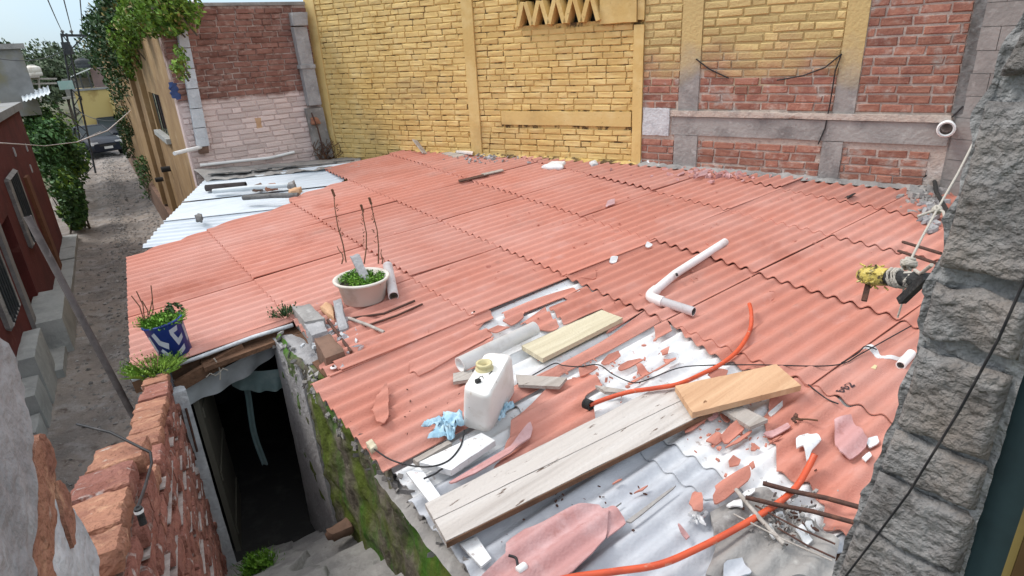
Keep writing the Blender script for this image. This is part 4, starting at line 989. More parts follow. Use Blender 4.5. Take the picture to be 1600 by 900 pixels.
# row below the short seam: a strip left of the brick edging, its lower-left eave
def red(name_pts, h, lab=None, rag=.008, material='red_sheet', lift=None, seed=None, t=.007):
    mb = MB(); sheet(mb, pxpoly(name_pts), h, t, lift, rag=rag, seed=random.random() * 50 if seed is None else seed, step=PITCH / 16)
    o = mb.build('roof_sheet', material, roof)
    if lab: o['label'] = lab
    return o
def ae(poly, h, material='red_sheet', rag=.006, lift=None, lab=None):
    mb = MB(); sheet(mb, poly, h, .007, lift, rag=rag, seed=random.random() * 50, step=PITCH / 14)
    o = mb.build('roof_sheet', material, roof)
    if lab: o['label'] = lab
    return o
# strip between the two lower-left edges (ends at the brick edging), then the front sheets
ae([(1.02, 3.53), (2.28, 3.53), (2.28, 4.62), (1.30, 4.62), (1.26, 3.80), (1.02, 3.74)], .004, lift=lambda a, e: .012 * max(0, 1 - (e - 3.53)) )
# white flaking under-skin and the grey cement-washed sheets near the camera
ae([(1.75, 2.1), (3.22, 1.9), (3.22, 3.62), (1.75, 3.62)], -.022, 'white_skin', lab='white skin laid bare where the red sheet has flaked off')
ae([(2.16, .85), (3.22, .6), (3.22, 1.9), (2.16, 2.1)], -.012, 'white_skin', lab='white skin laid bare beside the grey sheets')
ae([(2.00, .85), (2.30, .75), (2.30, 2.1), (2.00, 2.2)], -.024, 'grey_sheet', lab='narrow grey painted sheet')
ae([(.93, .5), (2.12, .5), (2.12, 2.3), (.93, 2.3)], -.036, 'grey_sheet', lab='grey painted sheet nearest the camera')
ae([(.96, 2.3), (2.1, 2.3), (2.1, 3.2), (.96, 3.2)], -.036, 'white_skin')
# F1: the red sheet along the front eave, ragged on its right
red([(485, 600), (600, 737), (640, 717), (668, 700), (700, 668), (735, 655), (800, 630), (880, 582), (865, 572), (800, 602), (740, 608), (722, 585), (735, 575), (760, 560), (766, 547), (772, 528), (745, 516), (770, 497), (767, 488), (737, 497)], .006,
    lab='front red sheet with a torn right edge', rag=.004)
red([(640, 583), (655, 590), (757, 537), (770, 522), (748, 515), (640, 570)], .015, rag=.006)
# red remnants in the flaked zone
red([(800, 655), (860, 607), (922, 583), (942, 600), (918, 612), (913, 630), (928, 642), (930, 656), (895, 673), (845, 700), (800, 728), (772, 738), (795, 690)], .010, lab='red sheet remnant between the tank and the long plank', rag=.004)
red([(864, 574), (940, 532), (1020, 482), (1042, 488), (1041, 497), (950, 547), (900, 572), (868, 588)], .008, lab='long red strip between two bare white patches')
red([(783, 487), (840, 470), (897, 449), (908, 455), (880, 468), (835, 486), (790, 497)], .008)
red([(787, 502), (800, 508), (817, 497), (822, 487), (812, 484), (797, 491)], .010)
red([(812, 505), (822, 499), (852, 482), (858, 490), (874, 508), (868, 514), (842, 518), (826, 510)], .008)
red([(858, 481), (897, 464), (940, 487), (905, 500), (880, 506), (869, 492)], .008)
red([(880, 468), (905, 457), (975, 488), (950, 490), (900, 470)], .006)
red([(740, 503), (768, 494), (772, 502), (744, 513)], .012)
red([(912, 449), (1000, 480), (1018, 481), (945, 525), (970, 500), (935, 483), (900, 463)], .003)
# right side: red sheet running out to the torn edge
red([(1190, 655), (1240, 597), (1263, 602), (1310, 630), (1382, 657), (1440, 690), (1400, 800), (1330, 850), (1310, 836), (1287, 826), (1288, 798), (1264, 760), (1232, 750), (1212, 742), (1212, 700), (1195, 682)], .016,
    lab='red sheet at the right with a jagged broken edge', rag=.010)
red([(1180, 575), (1240, 590), (1262, 601), (1225, 650), (1200, 640), (1205, 610)], .010, rag=.006)
# the broken place by the L pipe
red([(1040, 497), (1062, 497), (1150, 553), (1230, 590), (1215, 600), (1120, 560), (1075, 530)], .014, rag=.002)

# ------------------------------------------------------------------ body of the low house
WX = .97                                             # face of the stair-side wall
def wall_top(e): return RP(WX, e, -.03).z
t = house
mb = MB()
def mossface(u, v_):
    e = .6 + 3.9 * u; z0 = 0.3; z1 = wall_top(e) - (.0 if e > 2.5 else .10); z = z0 + (z1 - z0) * v_
    p = Hh(WX, e, z); k = 0 if v_ in (0, 1) else 1
    return p + E2 * (-.035 * nse(p, 3) - .028 * nse(p, 9) - .012 * nse(p, 24)) - E2 * (.03 * k)
mb.grid(mossface, 150, 60)
mb.hexa([Hh(WX + .03, .6, .3), Hh(WX + .25, .6, .3), Hh(WX + .25, 4.42, .3), Hh(WX + .03, 4.42, .3)], [Hh(WX + .03, .6, 2.36), Hh(WX + .25, .6, 2.36), Hh(WX + .25, 4.42, 2.46), Hh(WX + .03, 4.42, 2.46)])
mb.build('stair_wall', 'mossy', t)
# plastered jamb between the doorway and the mossy wall
mb = MB(); b = [Hh(.90, 3.72, .3), Hh(.955, 3.70, .3), Hh(1.2, 4.56, .3), Hh(.93, 4.56, .3)]
rough(mb, [Hh(WX - .07, 3.62, .3), Hh(WX + .2, 3.62, .3), Hh(WX + .2, 4.56, .3), Hh(WX - .06, 4.56, .3)], [Hh(WX - .03, 3.95, 2.48), Hh(WX + .2, 3.95, 2.48), Hh(WX + .2, 4.56, 2.49), Hh(WX - .04, 4.56, 2.49)], (3, 10, 26), .016, 6)
mb.build('door_jamb', 'plaster_grey', t)
# rubble where the roof edge rests on the wall
mb = MB()
for k in range(330):
    e = random.uniform(1.55, 4.5); s = random.uniform(.006, .022); p = Hh(WX - .01 + random.uniform(-.03, .03), e, wall_top(e) - random.uniform(.0, .20))
    mb.box(p, V((random.uniform(-1, 1), random.uniform(-1, 1), random.uniform(-.5, .5))).normalized() * s, V((random.uniform(-1, 1), random.uniform(-1, 1), .3)).normalized() * s * .8, V((.2, .1, 1)).normalized() * s * .6)
tag(mb.build('rubble', 'cement', t), kind='stuff')
# wall top of broken mortar at the near end, under the long plank
mb = MB(); mb.grid(lambda u, v_: (lambda p: V((p.x, p.y, p.z + .03 * nse(p, 6) + .02 * nse(p, 17))))(RP(.90 + .22 * v_ + .02 * nse((u * 9, 0, 0)), .55 + 2.1 * u, -.085 - .05 * (1 - v_))), 70, 10); mb.build('wall_top', 'cement', t)
# left jamb: white plastered wall end
ja, jb = .185, .27
mb = MB(); rough(mb, [Hh(ja, 4.40, .3), Hh(jb, 4.40, .3), Hh(jb, 4.75, .3), Hh(ja, 4.75, .3)], [Hh(ja, 4.40, 2.36), Hh(jb, 4.40, 2.36), Hh(jb, 4.75, 2.36), Hh(ja, 4.75, 2.36)], (4, 5, 26), .014, 6)
mb.build('door_jamb', 'plaster_white', t)
# dark room behind
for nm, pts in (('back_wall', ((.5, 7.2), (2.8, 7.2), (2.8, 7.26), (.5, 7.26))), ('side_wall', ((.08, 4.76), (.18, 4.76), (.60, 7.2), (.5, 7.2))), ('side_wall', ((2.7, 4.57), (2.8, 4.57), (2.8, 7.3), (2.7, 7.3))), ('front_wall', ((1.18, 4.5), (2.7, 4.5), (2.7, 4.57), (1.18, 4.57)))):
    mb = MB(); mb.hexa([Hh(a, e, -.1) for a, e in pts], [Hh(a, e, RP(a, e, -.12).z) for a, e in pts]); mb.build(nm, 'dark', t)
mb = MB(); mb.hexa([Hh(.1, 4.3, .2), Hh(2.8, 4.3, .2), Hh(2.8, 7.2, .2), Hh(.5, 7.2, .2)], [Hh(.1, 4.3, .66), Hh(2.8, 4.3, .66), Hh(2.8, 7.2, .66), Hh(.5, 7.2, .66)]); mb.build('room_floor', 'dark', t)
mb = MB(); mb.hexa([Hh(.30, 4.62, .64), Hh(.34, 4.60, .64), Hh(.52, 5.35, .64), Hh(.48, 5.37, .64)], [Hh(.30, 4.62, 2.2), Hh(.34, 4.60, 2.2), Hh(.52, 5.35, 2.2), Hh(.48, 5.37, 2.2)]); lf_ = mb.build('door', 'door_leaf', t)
for z in (.8, 1.35, 1.95):
    mb = MB(); mb.hexa([Hh(.345, 4.65, z), Hh(.36, 4.65, z), Hh(.52, 5.30, z), Hh(.505, 5.30, z)], [Hh(.345, 4.65, z + .09), Hh(.36, 4.65, z + .09), Hh(.52, 5.30, z + .09), Hh(.505, 5.30, z + .09)]); mb.build('door_rail', 'door_leaf', lf_)
# eave of the left part: white edge strip, beam, fringe
pts = [(-.02, 4.58), (.4, 4.565), (.8, 4.55), (1.1, 4.54)]
mb = MB(); mb.tube([RP(a, e - .015, -.02 + .01 * math.sin(a * 9)) for a, e in pts], .016, 6); mb.build('eave_strip', 'plaster_white', roof)
mb = MB(); mb.bar(RP(-.02, 4.66, -.10), RP(1.12, 4.62, -.10), .09, .12); mb.build('eave_beam', 'wood_brown', t)
mb = MB(); mb.bar(RP(.22, 4.50, -.16), RP(.72, 4.545, -.075), .04, .09); mb.build('eave_board', 'wood_brown', t)
# ------------------------------------------------------------------ tarp, cloth
def drape(name, mat_, lab, cat, p0, p1, drop, sag, fold=.02, n=30, group=None):
    mb = MB()
    def fn(u, v_):
        p = V(p0).lerp(V(p1), u) - UP * (sag * 4 * u * (1 - u) * (.4 + .6 * v_) + drop * v_)
        return p + E1 * (fold * math.sin(u * 23 + v_ * 2) * v_ + .015 * nse(p, 6))
    mb.grid(fn, n, 12); return single(name, mb, mat_, lab, cat, group)
drape('tarp', 'tarp', 'grey plastic sheet hanging under the eave above the dark doorway', 'tarp', Hh(.16, 4.52, 2.30), Hh(.98, 4.70, 2.40), .12, .07)
drape('cloth', 'cloth_teal', 'dim teal cloth slung across the top of the doorway', 'cloth', Hh(.62, 4.85, 2.18), Hh(1.05, 4.68, 2.12), .16, .06)
mb = MB(); mb.grid(lambda u, v_: Hh(.70 + .05 * u + .015 * math.sin(v_ * 7), 5.0 + .02 * math.sin(u * 6), 2.15 - 1.05 * v_), 6, 20)
single('curtain', mb, 'cloth_teal', 'narrow teal strip of curtain hanging inside the dark doorway', 'curtain')
mb = MB(); q = [RP(.50 + .02 * math.sin(k), 4.48, -.04 - .06 * k) for k in range(4)]; mb.tube(q, .005, 5)
mb.tube([RP(.42 + .03 * k, 4.48, -.16 + .02 * math.sin(k * 2)) for k in range(6)], .005, 5)
single('string', mb, 'rope', 'pale string knotted round the board under the eave', 'string')

# ------------------------------------------------------------------ stairs going down to the doorway
t = thing('stairs', Hh(.5, 3, 0), 'grey concrete stairs going down between the brick parapet and the mossy wall', 'stairs')
PROF = ((4.34, .74), (4.16, .86), (4.00, .98), (3.84, 1.09), (3.66, 1.20), (3.48, 1.31), (3.28, 1.41), (3.08, 1.50), (2.84, 1.60), (2.58, 1.71), (2.28, 1.82), (1.9, 1.94), (1.4, 2.06))
for k in range(len(PROF) - 1):
    e1_, z1 = PROF[k]; e0 = PROF[k + 1][0] - .05
    b = [Hh(.50 + random.uniform(-.03, .05), e0, .1), Hh(WX + .02, e0 + random.uniform(-.02, .02), .1), Hh(WX + .02, e1_ - .003, .1), Hh(.50, e1_ - .003, .1)]
    mb = MB(); rough(mb, b, [V((p.x, p.y, z1 + random.uniform(-.008, .008))) for p in b], (8, 4, 6), .012, 5, k)
    mb.build('step', 'stair', t)
def prof(e):
    for (ea, za), (eb, zb_) in zip(PROF, PROF[1:]):
        if eb <= e <= ea: return zb_ + (za - zb_) * (e - eb) / (ea - eb)
    return PROF[-1][1] if e < PROF[-1][0] else PROF[0][1]
mb = MB()
def rampf(u, v_):
    e = 4.36 - 3.0 * v_; jag = .05 * round(3 * math.sin(v_ * 31)) * .5 + .05 * math.floor((v_ * 9) % 1 * 2)
    a = -.36 + (.95 + jag) * u; p = Hh(a, e, prof(e) + .035); return p + UP * (.012 * nse(p, 5) + .006 * nse(p, 16)) - (UP * .2 if u == 1 else V((0, 0, 0)))
mb.grid(rampf, 24, 90); mb.build('ramp', 'stair', t)
mb = MB(); b = [Hh(.78, 3.38, 1.38), Hh(.96, 3.36, 1.38), Hh(.96, 3.50, 1.38), Hh(.76, 3.48, 1.38)]
rough(mb, b, [p + UP * .09 for p in b], (4, 3, 3), .025, 9); single('stone', mb, 'ochre_stone', 'brown stone lying against the mossy wall on the stairs', 'stone')
for (x, y, s) in ((478, 845, .05), (470, 850, .03), (446, 862, .04)):
    pass
t = thing('grass_tuft', Hh(.14, 3.0, 1.08), 'bright green grass tuft on the stairs at the foot of the brick parapet', 'grass')
GT = hit(404, 888, Hh(.10, 3, 1.25), UP)
t.location = GT; LOC[t] = GT
mb = MB()
for k in range(900):
    r = abs(random.gauss(0, .07)); a = random.random() * 6.3; p = GT + V((math.cos(a) * r, math.sin(a) * r, 0)); l = random.uniform(.05, .14) * (1.1 - r * 4 if r < .2 else .4)
    d = V((math.cos(a) * .5 + random.uniform(-.4, .4), math.sin(a) * .5 + random.uniform(-.4, .4), 1)).normalized() * l; sd = V((random.uniform(-1, 1), random.uniform(-1, 1), 0)).normalized() * .004
    mb.add([p - sd, p + sd, p + d + V((0, 0, -.2 * l))], [(0, 1, 2)])
mb.leaves(GT + UP * .05, (.11, .11, .07), 500, .025)
mb.build('blades', 'leaf_bright', t)
mb = MB(); mb.lathe(GT - UP * .03, [(0, .05), (.06, .04), (.10, .015), (.11, 0)], 16); mb.build('clod', 'soil', t)

# ------------------------------------------------------------------ exposed brick parapet left of the stairs
t = thing('brick_parapet', Wp(-.3, 2.4, 0), 'broken exposed brick parapet running down beside the stairs', 'wall')
FACE, SL = -.214, .30                       # courses run down with the stairs: SL metres per metre
def ztop(e): return (4.02 if e < 1.95 else 3.90 if e < 2.8 else 3.84) - SL * e
def Ws(c, e, k): return Wp(c, e, k - SL * e)   # k: height measured above the sloping bed line
def core(e0, e1_):
    kt = ztop(e0 + .01) + SL * (e0 + .01) - .10
    mb = MB(); mb.hexa([Wp(-.35, e0, .3), Wp(FACE - .02, e0, .3), Wp(FACE - .02, e1_, .3), Wp(-.35, e1_, .3)], [Ws(-.35, e0, kt), Ws(FACE - .02, e0, kt), Ws(FACE - .02, e1_, kt), Ws(-.35, e1_, kt)]); mb.build('core', 'mortar_near', t)
for e0, e1_ in ((.9, 1.95), (1.95, 2.8), (2.8, 4.40)): core(e0 + .002, e1_)
CB = .082
k = 4.02 - CB * 26; row = 0
while k < 4.02 - .01:
    depth_ = 4.02 - k                                # below the top course
    start = 1.16 if depth_ < CB * 1.5 else .90 if depth_ < CB * 2.5 else .80 if depth_ < CB * 5.5 else .72
    e = start - (row % 2) * .12
    while e < 4.38:
        l = random.choice((.26, .26, .24, .28)); a, b_ = max(e, start), min(e + l - .014, 4.40); em = (a + b_) / 2
        kt = ztop(em) + SL * em
        if b_ - a > .05 and k + .066 < kt + .02:
            pr = FACE + random.uniform(-.012, .008); topmost = k + CB * 1.6 > kt
            inn = -.365 if topmost else FACE - .09
            if topmost: inn += random.uniform(-.02, .02)
            hgt = .066 + random.uniform(-.006, .005)
            b = [Ws(inn, a, k), Ws(pr, a, k), Ws(pr + random.uniform(-.006, .006), b_, k), Ws(inn, b_, k)]
            q = px_of(Ws(FACE, em, k)); near = q[2] < 2.6
            mb = MB(); rough(mb, b, [p + UP * hgt for p in b], ((8 if topmost else 2), 16 if near else 6, 4), .010 if topmost else .008, 24, k * 7 + e)
            mb.build('brick', 'brick_orange' if (topmost and random.random() < .8) else 'brick_near', t)
        e += l
    k += CB; row += 1
# white mortar smears in the joints
mb = MB()
for _ in range(70):
    e = random.uniform(.9, 4.3); kk = 4.02 - CB * 26 + CB * random.randint(2, 24) - .009
    if kk > ztop(e) + SL * e - .08: continue
    l = random.uniform(.08, .45); w_ = random.uniform(.0015, .0045); pr = FACE + .001
    mb.hexa([Ws(pr - .02, e, kk - w_), Ws(pr, e, kk - w_), Ws(pr, e + l, kk - w_ * .6), Ws(pr - .02, e + l, kk - w_ * .6)], [Ws(pr - .02, e, kk + w_), Ws(pr + .002, e, kk + w_), Ws(pr + .002, e + l, kk + w_ * .5), Ws(pr - .02, e + l, kk + w_ * .5)])
tag(mb.build('mortar_smears', 'lime', t), kind='stuff')
# near end of the wall: grey render with bare bricks where it has broken off
def plate(parent, name, px, c, th, material, noise_=.02, rag_=.006):
    pl = []
    for x, y in px:
        p = hit(x, y, Wp(c, 1, 0), FW); pl.append((p.z, p.dot(EW)))
    mb = MB(); sheet(mb, pl, 0, th, None, rag=rag_, seed=px[0][0], sag=0, amp=0, step=.006, da=.012, tv=FW * th,
                     place=lambda z, a, h: Wp(c + (noise_ * (nse((a * 14, z * 14, c)) * .5 + nse((a * 40, z * 40, c)) * .35 + nse((a * 90, z * 90, 1)) * .2)), a, z))
    return mb.build(name, material, parent)
t = thing('rendered_pier', Wp(-.3, .6, 0), 'rough grey rendered wall end at the lower left corner', 'wall end')
mb = MB(); mb.hexa([Wp(-.42, .2, 1), Wp(FACE - .035, .2, 1), Wp(FACE - .035, .70, 1), Wp(-.42, .70, 1)], [Wp(-.42, .2, 3.5), Wp(FACE - .035, .2, 3.5), Wp(FACE - .035, .70, 3.5), Wp(-.42, .70, 3.5)]); mb.build('core', 'mortar_near', t)
plate(t, 'render_coat', [(-60, 480), (0, 528), (14, 545), (30, 578), (40, 600), (52, 680), (57, 780), (60, 930), (-60, 930)], FACE + .004, .14, 'plaster_grey', .010)
plate(t, 'render_coat', [(84, 740), (100, 770), (136, 826), (150, 860), (160, 930), (80, 930)], FACE - .006, .05, 'plaster_white', .008)
t = thing('bare_brick_strip', Wp(-.2, .8, 0), 'orange bricks laid bare between the grey rendered wall end and the parapet', 'bricks')
plate(t, 'brick', [(55, 700), (62, 676), (70, 678), (80, 690), (89, 712), (92, 745), (88, 790), (88, 930), (60, 930), (57, 790)], FACE + .002, .10, 'brick_orange', .010)
plate(t, 'brick', [(91, 756), (98, 750), (108, 760), (119, 800), (119, 850), (113, 858), (102, 820)], FACE - .001, .06, 'brick_orange', .008)
# steel tube rising from behind the parapet
r0 = gz(203, 640, 2.2); r1 = at_depth(43, 338, (r0 - V((0, 0, r0.z))).length * 1.02)
t = thing('steel_tube', r0, 'long leaning steel tube rising from behind the brick parapet', 'pole')
mb = MB(); mb.pipe([r0 - (r1 - r0) * .1, r0, r1], .022, .005, 14); mb.build('tube', 'steel_tube', t)
# cables on the parapet
def on_par(x, y, off=.015): return hit(x, y, Wp(FACE + off, 1, 0), FW)
mb = MB(); P = [Wp(FACE + .02, *(lambda p: (p.dot(EW), p.z))(on_par(x, y))) for x, y in ((232, 708), (234, 725), (222, 765), (211, 795))]
mb.tube(P, .004, 6); q0 = Wp(-.38, P[0].dot(EW) + .25, ztop(P[0].dot(EW)) + .0); mb.tube([q0, q0.lerp(P[0], .5) + UP * .02, P[0]], .004, 6)
t = thing('cable', P[2], 'dark cable drooping over the brick parapet with a taped end', 'cable'); mb.build('wire', 'cable', t)
mb = MB(); e_ = P[-1]; mb.tube([e_, e_ - UP * .022 + EW * .004, e_ - UP * .045], .008, 8); mb.build('taped_end', 'bitumen', t)
mb = MB(); mb.lathe(e_ - UP * .012, [(.0095, 0), (.0095, .008)], 10); mb.build('tape_band', 'pvc_white', t)
mb = MB(); mb.tube([Hh(.20, 4.38, 2.22), Hh(.19, 4.37, 2.0), Hh(.20, 4.37, 1.8)], .008, 6); mb.tube([Hh(.235, 4.38, 2.22), Hh(.23, 4.37, 2.05), Hh(.225, 4.37, 1.86)], .008, 6)
single('rebar_stubs', mb, 'rust', 'two rusty rods standing against the white door jamb', 'rods')
# weed in a dark jar on the wall end, blue bucket on the eave
def weeds(t, c, n, h, spread, leaf, size=.03, cloud=None):
    mb = MB()
    for k in range(n):
        a = random.random() * 6.3; r = random.random() ** .6 * spread; p = c + V((math.cos(a) * r * .5, math.sin(a) * r * .5, 0)); l = h * random.uniform(.4, 1.1)
        d = V((math.cos(a) * r * 1.1, math.sin(a) * r * 1.1, l)); sd = V((-math.sin(a), math.cos(a), 0)) * size * .14
        mb.add([p - sd, p + sd, p + d * .6 + sd * .8, p + d - UP * .2 * l], [(0, 1, 2, 3)])
        for j in range(3):
            q = p + d * random.uniform(.4, .95); nn = V((random.gauss(0, 1), random.gauss(0, 1), random.gauss(0, 1) + 1)).normalized(); u = nn.cross(V((1, .3, .2))).normalized(); vv = nn.cross(u); s = size * random.uniform(.5, 1)
            mb.add([q - u * s * .5, q + vv * s * .25, q + u * s * .5, q - vv * s * .25], [(0, 1, 2, 3)])
    return mb.build('foliage', leaf, t)
JC = Hh(.13, 4.50, 2.36)
t = thing('weed_jar', JC, 'grey-green weed growing in a dark jar on top of the white door jamb', 'potted plant', 'planters on the house')
mb = MB(); mb.lathe(JC, [(0, 0), (.075, 0), (.085, .02), (.095, .16), (.10, .17), (.09, .165), (.08, .12), (0, .12)], 20); mb.build('jar', 'jar', t)
weeds(t, JC + UP * .12, 330, .14, .15, 'leaf_vine', .024)
mb = MB(); q = JC + FW * -.02; b = [Hh(.02, 4.42, 2.362), Hh(.17, 4.41, 2.362), Hh(.18, 4.6, 2.362), Hh(.02, 4.6, 2.362)]
rough(mb, b, [V((p.x, p.y, 2.41)) - (p - q) * .12 for p in b], (5, 5, 3), .02, 9); single('mortar_lump', mb, M['plaster_white'], 'white mortar lump on top of the door jamb under the weed', 'mortar')
BKT = rp(276, 552, .015)
sc = .30 / 50
t = thing('blue_bucket', BKT, 'blue bucket with pale angular shapes planted with grass at the roof corner', 'potted plant', 'planters on the house')
R0, R1, HB = .105, .128, .25
lean = (V((0, 0, 1)) + E1 * .10 - E2 * .12).normalized()
mb = MB(); mb.lathe(BKT, [(0, 0), (R0, 0), (R1, HB), (R1 + .008, HB + .004), (R1 + .008, HB + .014), (R1 - .006, HB + .014), (R1 - .01, HB - .03), (0, HB - .035)], 32, lean); mb.build('bucket', 'blue', t)
u_ = lean.cross(V((0, 1, .1))).normalized(); v__ = lean.cross(u_)
camdir = (EYE - BKT); th0 = math.atan2(camdir.dot(v__), camdir.dot(u_))
def bpt(th, h, o=.002):
    r = R0 + (R1 - R0) * h / HB + o; return BKT + lean * h + (u_ * math.cos(th0 + th) + v__ * math.sin(th0 + th)) * r
def motif(quads):
    mb = MB()
    for q in quads:
        (a, b, c_, d) = q
        def fn(u, v_): 
            x = (a[0] * (1 - u) + b[0] * u) * (1 - v_) + (d[0] * (1 - u) + c_[0] * u) * v_; y = (a[1] * (1 - u) + b[1] * u) * (1 - v_) + (d[1] * (1 - u) + c_[1] * u) * v_
            return bpt(x, y * .80)
        mb.grid(fn, 6, 4)
    return mb.build('shape', 'motif', t)
motif([((-.85, .265), (-.62, .285), (-.50, .20), (-.72, .165)), ((-.72, .165), (-.50, .20), (-.15, .155), (-.28, .10)), ((-.8, .10), (-.62, .12), (-.30, .04), (-.55, .02))])
motif([((.12, .27), (.62, .285), (.55, .24), (.10, .225)), ((.10, .225), (.28, .235), (.42, .17), (.22, .15)), ((.22, .15), (.75, .20), (.72, .155), (.3, .105)), ((.18, .06), (.66, .10), (.62, .05), (.2, .015))])
motif([((.95, .26), (1.2, .26), (1.2, .12), (1.0, .10))]); motif([((-1.3, .24), (-1.05, .25), (-1.0, .10), (-1.25, .06))])
mb = MB(); mb.lathe(BKT, [(0, HB - .02), (R1 - .012, HB - .03)], 24, lean); mb.build('soil', 'soil', t)
bt = BKT + lean * (HB - .02)
mb = MB(); mb.leaves(bt + UP * .03, (.115, .115, .06), 1500, .024, .3, .5); mb.build('grass', 'leaf_bright', t)
weeds(t, bt, 260, .09, .12, 'leaf_bright', .025)
mb = MB()
for tip, base in (((213, 455), (226, 500)), ((222, 470), (232, 502)), ((236, 446), (233, 492)), ((238, 470), (234, 500)), ((205, 462), (224, 498))):
    d = (bt - EYE).length; a = EYE + ray(*tip) * d; b = EYE + ray(*base) * d; mb.tube([b, (a + b) / 2 + E2 * .015, a], .004, 5)
mb.build('dry_stem', 'stem', t)
mb = MB(); c = EYE + ray(272, 484) * ((bt - EYE).length + .05); mb.leaves(c, (.06, .06, .06), 130, .035); mb.build('sprig', 'leaf_dark', t)

# ------------------------------------------------------------------ tub planter
TC = rp(570, 468, .012)
t = thing('tub_planter', TC, 'cream round tub of green ground cover with three tall dry stems on the roof', 'potted plant', 'planters on the house')
RB, RT, HT = .158, .208, .195
mb = MB(); mb.lathe(TC, [(0, 0), (RB, 0), (RB + .01, .01), (RT - .01, HT - .02), (RT + .015, HT - .015), (RT + .02, HT), (RT + .005, HT + .008), (RT - .015, HT - .005), (RT - .03, HT - .05), (0, HT - .05)], 44); mb.build('tub', 'tub', t)
mb = MB(); mb.lathe(TC + UP * (HT - .045), [(0, .01), (RT - .03, 0)], 30); mb.build('soil', 'soil', t)
mb = MB()
for o in ((-.09, .02), (.08, .04), (.02, -.08), (.10, -.05), (-.04, .09), (-.02, 0)): mb.leaves(TC + UP * (HT - .01) + V((o[0], o[1], 0)), (.10, .10, .05), 520, .022, .6, .5)
mb.build('ground_cover', 'leaf_bright', t)
d_ = (TC - EYE).length + .02
mb = MB(); a = EYE + ray(572, 440) * (d_ - .12); b = EYE + ray(553, 397) * (d_ - .02); x = (a - b).normalized(); sd = x.cross(ray(560, 420)).normalized()
rough(mb, [a - sd * .035 - E1 * .02, a + sd * .035 - E1 * .02, a + sd * .03 + E1 * .02, a - sd * .03 + E1 * .02], [b - sd * .04 - E1 * .02, b + sd * .04 - E1 * .02, b + sd * .035 + E1 * .02, b - sd * .035 + E1 * .02], (3, 2, 8), .012, 14)
mb.build('stone', 'plaster_grey', t)
for tip, base in (((521, 297), (541, 410)), ((566, 321), (569, 412)), ((579, 310), (591, 412)), ((527, 385), (534, 412)), ((596, 390), (597, 412))):
    a = EYE + ray(*base) * (d_ - .05); b = EYE + ray(*tip) * (d_ + .1); mb = MB(); m_ = (a + b) / 2 + E2 * random.uniform(-.02, .03)
    mb.tube([a, a.lerp(m_, .5) + E2 * .008, m_, m_.lerp(b, .5) - E2 * .006, b], .004, 5, rs=[.006, .0055, .005, .004, .0035])
    l = (b - a).length
    if l > .3:
        for k in range(16):
            q = a.lerp(b, random.uniform(.3, .95)); mb.tube([q, q + V((random.uniform(-.02, .02), random.uniform(-.02, .02), .012))], .0028, 4)
        mb.tube([b - UP * .05, b + UP * .01 - E2 * .012], .010, 5)
    mb.build('dry_stem', 'stem', t)
mb = MB(); mb.pipe([rp(607, 425, .06) + UP * .06, rp(615, 463, .05)], .042, .006, 16)
single('pvc_pipe', mb, 'pvc', 'short pale pipe leaning against the cream tub', 'pipe')

# ------------------------------------------------------------------ brick edging, stones and sticks by the corner of the roof
def block_px(pts, h0, h1, material, label, name='block', cat='block', group=None, cuts=(6, 5, 4), amp=.012):
    b = [rp(x, y, h1) for x, y in pts]; b.reverse() if (b[1] - b[0]).cross(b[2] - b[0]).z < 0 else None
    lo = [p - UP * (h1 - h0) for p in b]
    mb = MB(); rough(mb, lo, b, cuts, amp, 12, pts[0][0]); return single(name, mb, material, label, cat, group)
G = 'blocks along the broken roof corner'
block_px([(455, 478), (484, 472), (508, 497), (476, 503)], -.10, .10, 'cement', 'pale grey cement block, the farthest of the three in a row at the roof corner', group=G)
block_px([(474, 505), (506, 499), (513, 515), (486, 524)], -.10, .085, 'plaster_grey', 'grey half block in the middle of the three at the roof corner', group=G)
block_px([(489, 527), (516, 519), (540, 548), (508, 560)], -.10, .075, 'ochre_stone', 'rusty brown block, the nearest of the three at the roof corner', group=G)
block_px([(496, 478), (508, 471), (521, 473), (522, 497), (505, 497)][:4], .01, .06, 'wood_tan', 'flat brown stone lying behind the cement block', 'stone', 'stone', cuts=(5, 5, 3), amp=.018)
mb = MB(); a = rp(527, 470, .11); b = rp(538, 520, .03); sd = E2 * .035
rough(mb, [b - sd - UP * .02, b + sd - UP * .02, b + sd + UP * .02, b - sd + UP * .02], [a - sd - UP * .02, a + sd - UP * .02, a + sd + UP * .02, a - sd + UP * .02], (3, 2, 8), .014, 12)
single('stone_slab', mb, 'plaster_grey', 'long narrow grey stone leaning on the brown stone at the roof corner', 'stone')
def stick(pts, r, label, material='wood_old', name='stick', cat='stick', h=.02, group=None, rs=None):
    mb = MB(); mb.tube([rp(p[0], p[1], p[2] if len(p) > 2 else h) for p in pts], r, 6, rs=rs); return single(name, mb, material, label, cat, group)
stick([(545, 497, .05), (575, 508, .05), (600, 519, .03)], .013, 'grey stick lying across the red sheet below the tub', group='sticks on the roof')
stick([(512, 500, .05), (530, 525, .03), (549, 550, .03)], .012, 'dark rod lying beside the cement blocks', 'rust', 'rod', 'rod')
stick([(550, 497, .03), (600, 490, .03), (648, 470, .03)], .010, 'curved dark strip lying on the red sheet under the tub', 'rust', 'strip', 'strip', group='sticks on the roof')
stick([(570, 510, .025), (620, 493, .025), (660, 475, .025)], .008, 'thin dark lath lying parallel to the curved strip', 'rust', 'strip', 'strip', group='sticks on the roof')
